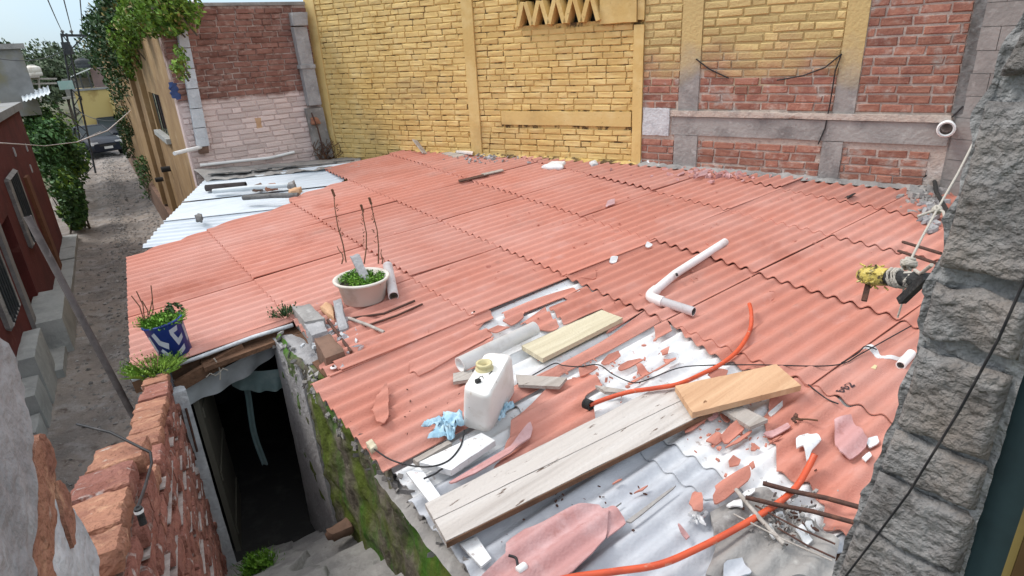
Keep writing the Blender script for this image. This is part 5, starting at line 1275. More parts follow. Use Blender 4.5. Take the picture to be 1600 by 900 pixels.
# crumbs of mortar near the corner
def crumbs(cx_, cy_, rx, ry, n, s, material, label, name='rubble', h=.02):
    mb = MB()
    for k in range(n):
        x = cx_ + random.gauss(0, rx * .5); y = cy_ + random.gauss(0, ry * .5); p = rp(x, y, h); q = s * random.uniform(.4, 1.4)
        mb.box(p, V((random.uniform(-1, 1), random.uniform(-1, 1), random.uniform(-.4, .4))).normalized() * q, V((random.uniform(-1, 1), random.uniform(-1, 1), .2)).normalized() * q * .7, V((.1, .2, 1)).normalized() * q * .5)
    o = mb.build(name, material); tag(o, label, 'rubble', kind='stuff'); return o
crumbs(520, 520, 45, 40, 90, .018, 'plaster_white', 'white mortar crumbs round the cement blocks')
t = thing('weed_sprig', rp(448, 492, .0), 'small dark weed sprouting beside the farthest cement block', 'weed')
weeds(t, rp(446, 494, .02), 60, .10, .09, 'leaf_dark', .03)

# ------------------------------------------------------------------ white tin lean-to roof at the far left
t = thing('tin_lean_to', rp(400, 310, -.05), 'white corrugated metal roof between the red roof and the pink wall', 'roof')
TL, TR, BL, BR = rp(322, 284, -.03), rp(565, 256, -.03), rp(219, 388, -.06), rp(470, 360, -.16)
def tin(u0, u1, v0, v1, h, nw, name='sheet'):
    mb = MB()
    def fn(u, v_):
        uu = u0 + (u1 - u0) * u; vv = v0 + (v1 - v0) * v_
        p = TL.lerp(TR, uu).lerp(BL.lerp(BR, uu), vv); ph = vv * 22
        k = math.sin(ph * 2 * math.pi); return p + UP * (h + (.005 if vv < .69 else .014) * max(-1, min(1, k * 1.6)))
    mb.grid(fn, 6, int(22 * 14 * (v1 - v0)), True)
    def fn2(u, v_): return fn(u, v_) - UP * .004
    mb.grid(fn2, 6, int(22 * 14 * (v1 - v0)), True)
    return mb.build(name, 'white_metal', t)
tin(0, 1, .0, .42, .040, 1); tin(-.004, 1.0, .40, .70, .022, 1); tin(.0, 1.0, .68, .86, .010, 1); tin(.004, 1.0, .84, 1.0, .0, 1)
for z in (.3, .7):
    mb = MB(); a = TL.lerp(BL, z) - UP * .06; b = TR.lerp(BR, z) - UP * .06; mb.bar(a, b, .06, .08); mb.build('batten', 'wood_brown', t)
def lay(p, q, r, material, label, name='pipe', cat='pipe', group='things lying on the white tin roof', hollow=False, h=.06):
    a, b = rp(*p, h), rp(*q, h); mb = MB()
    if hollow: mb.pipe([a, b], r, r * .2, 14)
    else: mb.tube([a, (a + b) / 2 + UP * .01, b], r, 10)
    return single(name, mb, material, label, cat, group)
lay((322, 294), (384, 289), .045, 'steel_tube', 'fat dark pipe lying on the white tin roof, farthest left', hollow=True)
lay((333, 299), (458, 289), .032, 'tin', 'long pale metal tube lying on the white tin roof below the bricks')
lay((380, 309), (466, 305), .034, 'cement_dark', 'grey weathered timber lying on the white tin roof nearest the red sheets', 'timber', 'timber')
for pts, m_, lab in (([(390, 292), (408, 284), (410, 288), (397, 292)], 'ochre_stone', 'brown brick piece next to the fat dark pipe on the tin roof'),
                 ([(412, 289), (431, 284), (434, 288), (414, 291)], 'brick_orange', 'reddish half brick between two broken pieces on the tin roof'),
                 ([(446, 286), (460, 280), (462, 287), (450, 289)], 'cement', 'pale grey broken stone at the right end of the row on the tin roof'),
                 ([(449, 295), (472, 290), (468, 295), (452, 299)], 'wood_tan', 'tan pointed stone at the end of the long metal tube'),
                 ([(303, 336), (308, 331), (316, 333), (314, 339)], 'cement_dark', 'dark round stone alone on the lower part of the tin roof')):
    block_px(pts, .0, .085, m_, lab, 'stone', 'stone', 'stones weighing down the tin roof', (4, 4, 3), .02)

# ------------------------------------------------------------------ clutter along the foot of the back walls
for (x, y), (x2, y2), lab in (((648, 219), (664, 240), 'grey splintered board leaning against the yellow wall at the roof top'),):
    mb = MB(); a = hit(x, y, Y0, YN) - YN * (-.06 if YN.dot(EYE) < 0 else .06); a = hit(x, y, Y0, YN); b = rp(x2, y2, .03)
    off = (EYE - a).normalized() * .06; mb.bar(a + off, b + off, .09, .02, (0.3, .2, .9)); single('board', mb, 'wood_old', lab, 'board', 'boards at the foot of the yellow wall')
def plank_px(pts, h, th, material, label, name='plank', cat='plank', group=None, nail=0):
    top = [rp(x, y, h) for x, y in pts]
    if (top[1] - top[0]).cross(top[2] - top[0]).z < 0: top.reverse()
    c = sum(top, V((0, 0, 0))) / 4
    mb = MB(); lo = [p - UP * th for p in top]
    # split lengthwise so that the board can cup and its ends splinter
    def face(f0, f1, f2, f3, nu, nv, k):
        def fn(u, v_):
            p = f0.lerp(f1, u).lerp(f3.lerp(f2, u), v_); return p + UP * (k * (.004 * nse(p, 4) + .0025 * nse(p, 30)))
        mb.grid(fn, nu, nv, True)
    face(top[0], top[1], top[2], top[3], 24, 12, 1)
    face(lo[1], lo[0], lo[3], lo[2], 2, 2, 0)
    for i in range(4):
        j = (i + 1) % 4; mb.add([lo[i], lo[j], top[j], top[i]], [(0, 1, 2, 3)])
    return single(name, mb, material, label, cat, group)
for pts, lab, m_ in (([(690, 239), (712, 246), (733, 240), (714, 235)], 'grey weathered board lying flat at the top of the red roof', 'wood_old'),
                 ([(712, 236), (738, 240), (741, 232), (718, 233)], 'short pale board on top of the grey weathered board by the yellow wall', 'pvc')):
    plank_px(pts, .07 if m_ == 'pvc' else .04, .02, m_, lab, 'board', 'board', 'boards at the foot of the yellow wall')
block_px([(845, 258), (862, 250), (884, 251), (880, 259)], .0, .07, 'white_skin', 'white plaster lump at the top edge of the roof below the yellow wall', 'plaster_lump', 'plaster', 'plaster lumps along the roof top', (6, 5, 4), .03)
block_px([(918, 252), (930, 248), (936, 254), (926, 257)], .0, .06, 'plaster_white', 'small grey plaster lump near the corner of the yellow wall', 'plaster_lump', 'plaster', 'plaster lumps along the roof top', (5, 4, 3), .02)
# mortar flashing along the wall foot
t = thing('wall_flashing', rp(1200, 272, .02), 'uneven grey and white mortar strip where the roof meets the brick walls', 'mortar strip')
def flash(P, Q, name, material, wd, seed, hh=.05, n=120):
    mb = MB(); d = (Q - P); nn = V((d.y, -d.x, 0)).normalized(); nn = nn if nn.dot(-P) > 0 else -nn
    def fn(u, v_):
        p = P.lerp(Q, u) + nn * (-.03 + (wd + .05 * nse((u * 30, seed, 0)) + .03 * nse((u * 80, seed, 2))) * v_)
        a, e = p.dot(E2), p.dot(E1); q = RP(a, e, .018 + hh * (1 - v_) ** 1.2); return q + UP * .02 * nse(q, 14)
    mb.grid(fn, n, 7); return mb.build(name, material, t)
flash(BA, BB, 'mortar', 'mortar_yellow', .10, 2)
flash(BB, BC, 'mortar', 'cement', .12, 5)
f0, f1 = BB + (BC - BB) * .0, BB + (BC - BB) * .18; flash(f0 - V((.25, -.17, 0)), f1, 'white_band', 'white_skin', .055, 9, .075, 40)
flash(BB + (BC - BB) * .30, BB + (BC - BB) * .48, 'white_band', 'plaster_white', .04, 12, .075, 40)
flash(BB + (BC - BB) * .56, BB + (BC - BB) * .85, 'white_band', 'white_skin', .035, 19, .075, 60)
crumbs(1130, 272, 110, 10, 70, .025, 'pink_sheet', 'pinkish broken crumbs along the top of the roof under the brick wall', h=.03)
crumbs(1440, 300, 30, 22, 60, .035, 'cement', 'grey mortar rubble in the corner at the right end of the roof', h=.03)
crumbs(760, 247, 70, 8, 60, .02, 'plaster_grey', 'grey mortar crumbs along the foot of the yellow wall', h=.03)
crumbs(1455, 335, 14, 30, 40, .035, 'plaster_grey', 'grey rubble along the roof edge by the grey side wall', h=.03)
plank_px([(716, 281), (760, 271), (764, 273), (718, 284)], .05, .012, 'rust', 'thin dark lath lying across a seam near the top of the red roof', 'lath', 'lath')
plank_px([(752, 271), (784, 264), (787, 266), (757, 273)], .055, .012, 'wood_old', 'thin pale lath end to end with the dark lath near the roof top', 'lath', 'lath')

# ------------------------------------------------------------------ long planks
plank_px([(815, 540), (940, 484), (973, 497), (848, 560)], .054, .032, 'wood_cream', 'cream coloured short plank with a dark knot lying above the tank')
plank_px([(664, 787), (1043, 597), (1080, 618), (678, 812)], .074, .028, 'wood_white', 'long whitish weathered plank, the upper of a pair lying side by side')
plank_px([(679, 813), (1080, 619), (1113, 640), (697, 846)], .072, .032, 'wood_white', 'long whitish weathered plank, the lower of a pair, brown along its front edge')
def edge_strip(p, q, h, th, material, label):
    a, b = rp(*p, h), rp(*q, h); mb = MB(); mb.bar(a - UP * th / 2, b - UP * th / 2, .006, th); single('bark_edge', mb, material, label, 'bark edge')
edge_strip((697.5, 847.5), (1113.5, 641.5), .070, .030, 'wood_brown', 'brown bark edge along the front of the lower whitish plank')
plank_px([(1055, 603), (1213, 569), (1252, 602), (1082, 645)], .120, .035, 'wood_tan', 'tan new-looking plank resting on the end of the long whitish planks')
plank_px([(1128, 640), (1150, 630), (1200, 655), (1172, 667)], .07, .022, 'wood_old', 'short grey grooved board under the tan plank')
plank_px([(1133, 633), (1148, 627), (1162, 634), (1146, 642)], .045, .02, 'wood_old', 'stub of grey board poking out beneath the tan plank', group='grey board ends')
plank_px([(806, 585), (886, 590), (874, 604), (810, 601)], .05, .02, 'wood_old', 'weathered grey board end sticking out to the right of the tank')
plank_px([(708, 583), (737, 577), (741, 592), (708, 597)], .05, .02, 'wood_old', 'weathered grey board end sticking out to the left of the tank')
plank_px([(930, 602), (978, 609), (974, 615), (945, 612)], .05, .018, 'wood_old', 'small grey wood offcut on the white skin above the long plank')
plank_px([(645, 717), (700, 688), (706, 692), (652, 722)], .035, .03, 'wood_old', 'split grey-pink batten along the edge of the front red sheet', 'batten', 'batten')
plank_px([(655, 722), (752, 676), (774, 688), (705, 735)], .055, .035, 'white_skin', 'white painted board lying at the foot of the tank', 'board', 'board')
plank_px([(634, 737), (655, 728), (690, 777), (672, 786)], .03, .012, 'white_skin', 'white folded sheet strip at the roof edge below the board', 'sheet_strip', 'strip')
plank_px([(718, 850), (745, 838), (768, 872), (752, 885)], .005, .012, 'white_skin', 'white folded strip below the end of the long planks', 'sheet_strip', 'strip')

# ------------------------------------------------------------------ pipes
mb = MB(); A, B_, D_ = rp(1133, 378, .06), rp(1012, 464, .055), rp(1084, 487, .055)
mid = rp(1055, 428, .062)
R_ = .033
d1 = (mid - B_).normalized(); d2 = (D_ - B_).normalized()
t = thing('elbow_pipe', B_, 'white plastic pipe with an elbow, forming an L on the red roof', 'pipe')
mb.pipe([A, mid, B_ + d1 * .07], R_, .005, 18); mb.build('long_arm', 'pvc', t)
mb = MB(); mb.pipe([B_ + d2 * .07, D_], R_, .005, 18); mb.build('short_arm', 'pvc', t)
mb = MB(); pts = [B_ + d1 * .13]
for k in range(9):
    u = k / 8; pts.append((B_ + d1 * .075) * (1 - u) ** 2 + B_ * 2 * u * (1 - u) + (B_ + d2 * .075) * u ** 2)
pts.append(B_ + d2 * .13); mb.tube(pts, R_ + .007, 18); mb.build('elbow', 'pvc', t)
mb = MB(); mb.tube([rp(1057, 428, .095), rp(1058, 430, .098)], .010, 8); mb.build('hole', 'dark', t)
mb = MB(); mb.pipe([rp(718, 570, .085), rp(836, 513, .075)], .050, .006, 20)
single('pvc_pipe', mb, 'pvc_white', 'thick white pipe lying behind the tank and the cream plank', 'pipe')
mb = MB(); mb.pipe([rp(1424, 552, .05), rp(1407, 571, .045)], .026, .006, 14)
single('pvc_pipe', mb, 'pvc_white', 'tiny white pipe offcut on the roof beside the rough block pier', 'pipe')
mb = MB(); mb.pipe([rp(1286, 268, .05), rp(1292, 268, .05)], .02, .004, 10)

# ------------------------------------------------------------------ white tank
fl, fr_, br_ = rp(721, 668, .03), rp(766, 679, .03), rp(807, 610, .03)
bl_ = fl + (br_ - fr_)
zt_f = .30; 
def tpx(x, y, zz): return gz(x, y, zz)
TZ = fl.z + .335
T0, T1, T2, T3 = gz(722, 606, TZ), gz(764, 622, TZ), gz(802, 552, TZ), gz(759, 548, TZ)
t = thing('plastic_tank', (fl + br_) / 2, 'white plastic toilet tank with a yellowed neck standing on the roof', 'tank')
mb = MB()
def ring(c4, r, n=6):
    out_ = []
    for i in range(4):
        p = c4[i]; a = (c4[i - 1] - p).normalized(); b = (c4[(i + 1) % 4] - p).normalized(); rr = r
        for k in range(n):
            u = k / (n - 1); out_.append((p + a * rr) * (1 - u) ** 2 + p * 2 * u * (1 - u) + (p + b * rr) * u ** 2)
    return out_
b4 = [fl, fr_, br_, bl_]; t4 = [T0, T1, T2, T3]; cb = sum(b4, V((0, 0, 0))) / 4; ct = sum(t4, V((0, 0, 0))) / 4
levels = []
for f, s, dz in ((0, .86, 0), (.0, .95, .012), (.05, 1.0, .0), (.3, 1.015, 0), (.6, 1.015, 0), (.9, 1.0, 0), (.965, .975, 0), (.992, .93, 0), (1.0, .86, .004)):
    c4 = [b4[i].lerp(t4[i], f) for i in range(4)]; cc = sum(c4, V((0, 0, 0))) / 4
    levels.append([q + UP * dz for q in ring([cc + (p - cc) * s for p in c4], .05)])
n = len(levels[0]); vs = [p for l in levels for p in l]
mb.add(vs, [(i * n + k, i * n + (k + 1) % n, (i + 1) * n + (k + 1) % n, (i + 1) * n + k) for i in range(len(levels) - 1) for k in range(n)], True)
mb.add([p for p in levels[-1]] + [ct + UP * .010], [(k, (k + 1) % n, n) for k in range(n)], True); mb.add(levels[0], [tuple(reversed(range(n)))])
mb.build('body', 'tank', t)
nk = gz(757, 577, TZ + .005)
mb = MB(); mb.lathe(nk, [(.048, -.004), (.050, .010), (.040, .013), (.038, .026), (.045, .028), (.045, .040), (.030, .041), (.028, .008), (0, .006)], 24); mb.build('neck', 'cap', t)
mb = MB(); mb.lathe(nk, [(0, .012), (.029, .012)], 18); mb.build('opening', 'soil', t)
vv = gz(747, 598, TZ + .004); mb = MB(); mb.box(vv + UP * .008, E2 * .013, E1 * .010, UP * .012); mb.build('valve', 'bitumen', t)
mb = MB(); mb.tube([vv + UP * .016, vv + UP * .03 + E2 * .012, vv + UP * .028 + E2 * .03, vv + UP * .012 + E2 * .034], .0025, 5); mb.build('wire_clip', 'cable', t)
mb = MB(); mb.tube([gz(764, 585, TZ + .009), gz(769, 580, TZ + .009)], .003, 5); mb.build('wire_clip', 'cable', t)
# blue rag under the tank
def rag(pts, label, seed):
    jag = []
    for i in range(len(pts)):
        (xa, ya), (xb, yb) = pts[i], pts[(i + 1) % len(pts)]
        for k in range(4):
            u = k / 4; j = 0 if k == 0 else 2.6
            jag.append((xa + (xb - xa) * u + random.uniform(-j, j), ya + (yb - ya) * u + random.uniform(-j, j) * .7))
    poly = [rp(x, y, .026) for x, y in jag]; c = sum(poly, V((0, 0, 0))) / len(poly); mb = MB(); n = len(poly); R = 7
    vs = [c + UP * .02]; fs = []
    for r in range(1, R + 1):
        for i, p in enumerate(poly):
            q = c.lerp(p, r / R); k = (1 if r < R else .3); vs.append(q + UP * (.014 + .07 * k * abs(nse(q, 30, seed)) + .03 * k * abs(nse(q, 70, seed)) + .016 * wave(q.dot(E1)) * 0))
    for i in range(n):
        fs.append((0, 1 + i, 1 + (i + 1) % n))
        for r in range(1, R): a = 1 + (r - 1) * n; b = 1 + r * n; fs.append((a + i, b + i, b + (i + 1) % n, a + (i + 1) % n))
    mb.add(vs, fs, True); return single('rag', mb, 'cloth_blue', label, 'rag', 'blue rags under the tank')
rag([(658, 671), (665, 664), (690, 658), (693, 648), (723, 648), (726, 668), (712, 674), (710, 690), (703, 694), (695, 686), (668, 690), (676, 680), (684, 668)], 'torn blue rag crumpled at the left foot of the tank', 2)
rag([(778, 660), (790, 638), (800, 632), (804, 640), (790, 652), (780, 664)], 'scrap of blue rag showing behind the right side of the tank', 7)

# ------------------------------------------------------------------ hoses and cables
def hose(pts, r, material, label, name='hose', cat='hose', h=.035, n=60, end=False):
    P = [rp(p[0], p[1], p[2] if len(p) > 2 else h) for p in pts]; Q = []
    for i in range(len(P) - 1):
        p0, p1, p2, p3 = P[max(i - 1, 0)], P[i], P[i + 1], P[min(i + 2, len(P) - 1)]
        for k in range(8):
            u = k / 8; Q.append(.5 * ((2 * p1) + (p2 - p0) * u + (2 * p0 - 5 * p1 + 4 * p2 - p3) * u * u + (3 * p1 - p0 - 3 * p2 + p3) * u ** 3))
    Q.append(P[-1]); mb = MB()
    if end: mb.pipe(Q, r, r * .3, 12)
    else: mb.tube(Q, r, 8)
    return single(name, mb, material, label, cat)
hose([(1171, 475, .10), (1174, 490, .09), (1172, 515, .05), (1155, 545, .05), (1128, 568, .05), (1095, 585, .06), (1060, 600, .10), (1020, 607, .10), (985, 612, .09), (950, 622, .06), (921, 633, .05)], .0132, 'hose',
     'orange hose rising to a cut end above the tan plank and running under the plank', end=True)
hose([(1273, 710, .12), (1262, 732, .08), (1243, 762, .06), (1210, 790, .05), (1150, 826, .05), (1090, 857, .05), (1030, 882, .05), (960, 893, .05), (895, 902, .05), (840, 915, .05)], .0145, 'hose',
     'orange hose curving over the grey sheets at the front of the roof', end=True)
mb = MB(); mb.pipe([rp(914, 630, .045), rp(924, 634, .05)], .030, .006, 14); single('hose_fitting', mb, 'bitumen', 'dark torn fitting at the lower end of the first orange hose', 'fitting')
hose([(808, 600), (840, 582), (866, 568), (880, 571), (905, 573), (935, 570), (958, 585), (985, 597), (1000, 597), (1020, 590), (1060, 575), (1100, 571), (1180, 570), (1280, 572), (1320, 567), (1345, 553), (1424, 509)], .0038, 'cable', 'thin black cable winding from the tank across the white skin to the pier', 'cable', 'cable', h=.042)
hose([(585, 702), (610, 718), (640, 727), (672, 729), (700, 720), (718, 700), (724, 682), (725, 672)], .0045, 'cable', 'brown cable looping from the roof edge to the foot of the tank', 'cable', 'cable', h=.06)
hose([(662, 748), (680, 740), (690, 733), (703, 729)], .005, 'cable', 'short dark cable end by the white board', 'cable', 'cable', h=.05)
hose([(1310, 631), (1290, 622), (1263, 601)], .004, 'cable', 'short dark string at the seam right of the tan plank', 'string', 'string', h=.035)
hose([(1315, 567), (1340, 552), (1352, 541), (1370, 546)], .004, 'cable', 'loose dark wire end above the paper label', 'wire', 'wire', h=.04)
hose([(795, 868), (806, 872), (809, 884)], .006, 'cable', 'short dark lead to the white plug on the pink sheet', 'cable', 'cable', h=.06)
mb = MB(); c = rp(813, 889, .05); mb.lathe(c - E2 * .015, [(0, 0), (.016, .0), (.018, .012), (.018, .04), (.012, .046), (0, .046)], 14, E2); single('plug', mb, 'pvc_white', 'small white plug lying on the pink sheet in front', 'plug')
mb = MB(); b = [rp(x, y, .03) for x, y in ((571, 700), (583, 693), (592, 705), (581, 714))]; rough(mb, b, [p + UP * .045 for p in b], (3, 3, 3), .01, 12); single('junction_piece', mb, 'wood_cream', 'cream block at the roof edge where the brown cable starts', 'block')

# ------------------------------------------------------------------ broken pieces of sheet
def frag(pts, label, h=.035, material='red_sheet', th=.008, tilt=0., group='broken sheet pieces', name='sheet_fragment', amp=AMP, rag_=.006):
    pl = pxpoly(pts, h); ca = sum(p[0] for p in pl) / len(pl); ce = sum(p[1] for p in pl) / len(pl)
    mb = MB(); sheet(mb, pl, h, th, (lambda a, e: tilt * (a - ca) + .0) if tilt else None, rag=rag_, seed=random.random() * 90, sag=.004, amp=amp, step=PITCH / 22, da=.05)
    if not mb.v: return None
    return single(name, mb, material, label, 'broken sheet', group)
frag([(580, 640), (592, 612), (604, 597), (607, 610), (607, 655), (600, 663), (590, 661), (585, 648)], 'upright curled red piece on the front red sheet', .045, amp=.012)
frag([(1302, 658), (1330, 650), (1350, 680), (1357, 683), (1353, 697), (1330, 712), (1312, 706), (1306, 690)], 'pale pink square piece near the rough pier', .05, 'pink_sheet', tilt=.05)
frag([(1244, 680), (1262, 673), (1275, 680), (1284, 690), (1270, 700), (1262, 718), (1255, 698), (1245, 700)], 'whitish pointed piece at the upper end of the second hose', .05, 'white_skin')
frag([(1192, 675), (1210, 668), (1232, 655), (1236, 668), (1210, 678)], 'pinkish flake below the short grey board', .04, 'pink_sheet')
frag([(1205, 685), (1222, 683), (1215, 690)], 'tiny red flake beneath the pinkish flake', .035)
frag([(1346, 712), (1358, 705), (1362, 718), (1352, 726)], 'small white chip against the pier foot', .04, 'white_skin')
frag([(1352, 685), (1372, 676), (1375, 690), (1360, 695)], 'white chip beside the pale pink square piece', .04, 'white_skin')
# flakes on the white skin below the tan plank
frag([(1069, 672), (1086, 660), (1095, 658), (1104, 654), (1103, 660), (1094, 664), (1083, 674), (1071, 679)], 'red flake lying nearest the end of the lower whitish plank', .02)
frag([(1106, 651), (1122, 647), (1123, 652), (1111, 658), (1106, 657)], 'dull pink flake close under the front edge of the tan plank', .025, 'pink_sheet')
frag([(1123, 648), (1136, 645), (1143, 655), (1138, 657)], 'dark red flake tucked beside the short grey board', .025)
frag([(1102, 692), (1118, 675), (1129, 683), (1130, 688), (1118, 695), (1105, 694)], 'broad red flake at the left of the overlapping cluster', .022)
frag([(1126, 680), (1148, 660), (1164, 664), (1163, 668), (1155, 676), (1140, 686), (1132, 686)], 'uppermost large red flake of the overlapping cluster', .045, tilt=.1)
frag([(1131, 695), (1150, 685), (1170, 672), (1176, 675), (1165, 688), (1150, 696)], 'long red flake under the right side of the overlapping cluster', .03)
frag([(1104, 674), (1108, 673), (1113, 680), (1107, 680)], 'tiny red chip left of the overlapping cluster', .03)
frag([(1138, 720), (1145, 713), (1158, 714), (1155, 721), (1141, 725)], 'oval red flake alone on the white skin', .022)
frag([(1172, 700), (1176, 691), (1186, 694), (1183, 699)], 'small reddish flake near the torn edge of the right red sheet', .022)
frag([(1170, 728), (1176, 722), (1181, 732), (1176, 735)], 'little red flake above the long tilted red piece', .025)
frag([(1113, 778), (1118, 770), (1116, 761), (1155, 738), (1170, 730), (1174, 740), (1166, 752), (1140, 772), (1117, 786)], 'long tilted red piece lying across the seam of the grey sheets', .04)
frag([(1077, 782), (1083, 764), (1097, 765), (1099, 798), (1083, 800)], 'rectangular red piece standing out on the grey sheet', .035)
frag([(955, 757), (963, 752), (972, 752), (960, 760)], 'thin reddish chip on the grey sheet near the plank', .0)
frag([(988, 769), (1004, 763), (1015, 761), (1003, 770)], 'pointed red chip on the grey sheet', .0)
frag([(1056, 820), (1074, 830), (1078, 834), (1074, 839), (1064, 832)], 'pinkish triangular piece on the grey sheet beside white crumbs', .01, 'pink_sheet')
frag([(953, 795), (965, 786), (974, 784), (960, 797)], 'small grey sliver between the pink sheet and the plank', .0, 'cement')
frag([(977, 813), (990, 806), (1020, 780), (1057, 757), (1050, 765), (1010, 797), (988, 817)], 'long grey splinter pointing away from the big pink sheet', .015, 'cement', amp=.004)
# white-skin flakes of the middle zone
for pts, lab in (([(939, 565), (950, 556), (966, 548), (970, 552), (955, 563), (945, 566)], 'red flake just right of the cream plank end'),
                 ([(965, 574), (975, 566), (1000, 557), (1007, 558), (990, 568), (970, 575)], 'long red flake in the middle of the bare white patch'),
                 ([(1032, 549), (1036, 544), (1046, 542), (1044, 552), (1035, 557)], 'square red flake high on the bare white patch'),
                 ([(1037, 559), (1056, 556), (1057, 564), (1046, 568)], 'triangular red flake near the torn edge of the patch'),
                 ([(992, 567), (1000, 570), (1022, 581), (1013, 587), (996, 580)], 'slanting red flake beside the black cable'),
                 ([(1020, 580), (1040, 566), (1047, 570), (1035, 578), (1024, 582)], 'red flake pairing the slanting one by the black cable'),
                 ([(904, 577), (925, 570), (935, 570), (920, 580), (906, 585)], 'ragged red flake between the cable and the right of the tank'),
                 ([(1022, 511), (1040, 502), (1048, 508), (1050, 516), (1025, 527)], 'red flake at the top of the bare white patch'),
                 ([(980, 594), (1010, 580), (1005, 590), (990, 600)], 'thin red flake under the black cable'),
                 ([(1105, 588), (1115, 580), (1138, 578), (1130, 588), (1112, 592)], 'dull red flake just above the tan plank'),
                 ([(1034, 465), (1050, 455), (1062, 458), (1060, 466), (1045, 470)], 'red flake inside the crook of the elbow pipe'),
                 ([(760, 517), (775, 510), (794, 507), (797, 514), (778, 516)], 'curled pinkish flake above the thick white pipe'),
                 ([(785, 504), (790, 498), (815, 490), (818, 494), (800, 505)], 'pointed red flake above the end of the thick white pipe'),
                 ([(880, 432), (925, 430), (932, 426), (930, 433), (905, 437)], 'pinkish lifted flake at the seam above the cream plank')):
    frag(pts, lab, .026)
frag([(1048, 470), (1060, 458), (1072, 452), (1088, 453), (1080, 463), (1068, 470), (1072, 476), (1060, 478)], 'white torn scrap beside the short arm of the elbow pipe', .014, 'white_skin')
frag([(1200, 640), (1224, 622), (1224, 630), (1215, 640), (1207, 650)], 'white scrap showing between the tan plank and the right red sheet', .022, 'white_skin')
frag([(946, 320), (950, 315), (961, 312), (960, 317), (950, 321)], 'small pink flake alone in the middle of the upper roof', .045, 'pink_sheet')
frag([(952, 408), (955, 403), (966, 401), (962, 408)], 'white torn scrap with a dark slit in the middle of the roof', .03, 'white_skin')
frag([(1008, 383), (1011, 379), (1020, 379), (1018, 384)], 'small white chip on a seam left of the elbow pipe', .04, 'white_skin')
frag([(1085, 277), (1100, 267), (1107, 265), (1105, 270), (1090, 278)], 'pinkish strip of sheet lying near the top under the brick wall', .06, 'pink_sheet')
frag([(1058, 272), (1068, 268), (1072, 272), (1062, 275)], 'crumpled pink flake at the top end of a long sheet edge', .05, 'pink_sheet')
frag([(1320, 308), (1324, 303), (1337, 304), (1325, 311)], 'small black scrap near the top right of the roof', .05, 'bitumen')
frag([(1345, 541), (1352, 538), (1372, 546), (1382, 559), (1405, 557), (1412, 553), (1408, 560), (1382, 564), (1366, 552), (1350, 546)], 'wavy white edge scrap beside the little pipe offcut', .018, 'white_skin')
# big worn pink pieces
frag([(700, 748), (740, 733), (790, 700), (828, 662), (833, 668), (828, 682), (795, 714), (745, 742), (712, 756)], 'long worn pink strip lying between the tank and the whitish planks', .05, 'pink_sheet')
frag([(748, 905), (790, 868), (790, 842), (820, 822), (860, 806), (905, 790), (937, 784), (952, 800), (946, 842), (925, 868), (900, 890), (885, 905)], 'large worn pink sheet lying in front on the grey roof', .035, 'pink_sheet', rag_=.006)
frag([(940, 792), (955, 790), (975, 805), (978, 815), (948, 840)], 'pale worn corner broken off the large pink sheet', .022, 'pink_sheet')
# cracked cement patch at the right front with bare white shapes
mb = MB(); pl = pxpoly([(1100, 905), (1120, 850), (1110, 800), (1150, 775), (1180, 760), (1215, 770), (1240, 800), (1290, 830), (1310, 850), (1300, 905)], 0)
sheet(mb, pl, .004, .02, None, rag=.02, seed=3, sag=.03, step=PITCH / 14)
cp = mb.build('cement_patch', 'cement', roof); cp['label'] = 'cracked grey cement patch at the right front of the roof'
for i, pts in enumerate(([(1155, 775), (1165, 762), (1180, 765), (1178, 775), (1165, 780)], [(1135, 785), (1145, 777), (1158, 782), (1160, 795), (1140, 792)], [(1212, 805), (1222, 800), (1234, 815), (1230, 825), (1215, 812)],
                      [(1196, 822), (1206, 818), (1216, 832), (1212, 840)], [(1240, 830), (1252, 822), (1272, 840), (1262, 848)], [(1256, 818), (1268, 816), (1276, 828), (1262, 826)], [(1170, 800), (1180, 797), (1184, 803), (1172, 806)], [(1130, 880), (1160, 868), (1175, 900), (1130, 905)])):
    ch = frag(pts, ('white chip on the cracked cement beneath the end of the long tilted red piece', 'white chip on the cracked cement just left of the second hose', 'white chip on the cracked cement under the lower rusty rod', 'white chip on the cracked cement right of the wide grey lath', 'white chip on the cracked cement close to the pier foot', 'white chip on the cracked cement by the torn red edge', 'smallest white chip on the cracked cement near the hose', 'grey chip on the cracked cement at the bottom frame edge')[i], .028, 'white_skin' if i != 7 else 'grey_sheet', rag_=.006, group='white chips in the cracked cement')
crumbs(1090, 806, 14, 12, 26, .010, 'white_skin', 'white crumbs beside the rectangular red piece', h=.0)
crumbs(1230, 810, 60, 45, 110, .008, 'cement', 'grey crumbs over the cracked cement', h=.03)
crumbs(1240, 800, 60, 40, 40, .007, 'rust', 'dark crumbs over the cracked cement', h=.03)
crumbs(1150, 690, 60, 40, 40, .008, 'red_sheet', 'tiny red crumbs on the white skin below the tan plank', h=.012)
crumbs(960, 580, 90, 40, 50, .008, 'red_sheet', 'tiny red crumbs on the bare white patch', h=.006)
crumbs(900, 800, 140, 50, 40, .005, 'rust', 'dark specks of dirt on the grey sheets', h=-.01)
crumbs(1000, 370, 420, 110, 110, .009, 'red_sheet', 'small red crumbs scattered over the upper roof', h=.022)
crumbs(640, 640, 120, 60, 24, .0045, 'rust', 'dark specks on the front red sheet', h=.02)
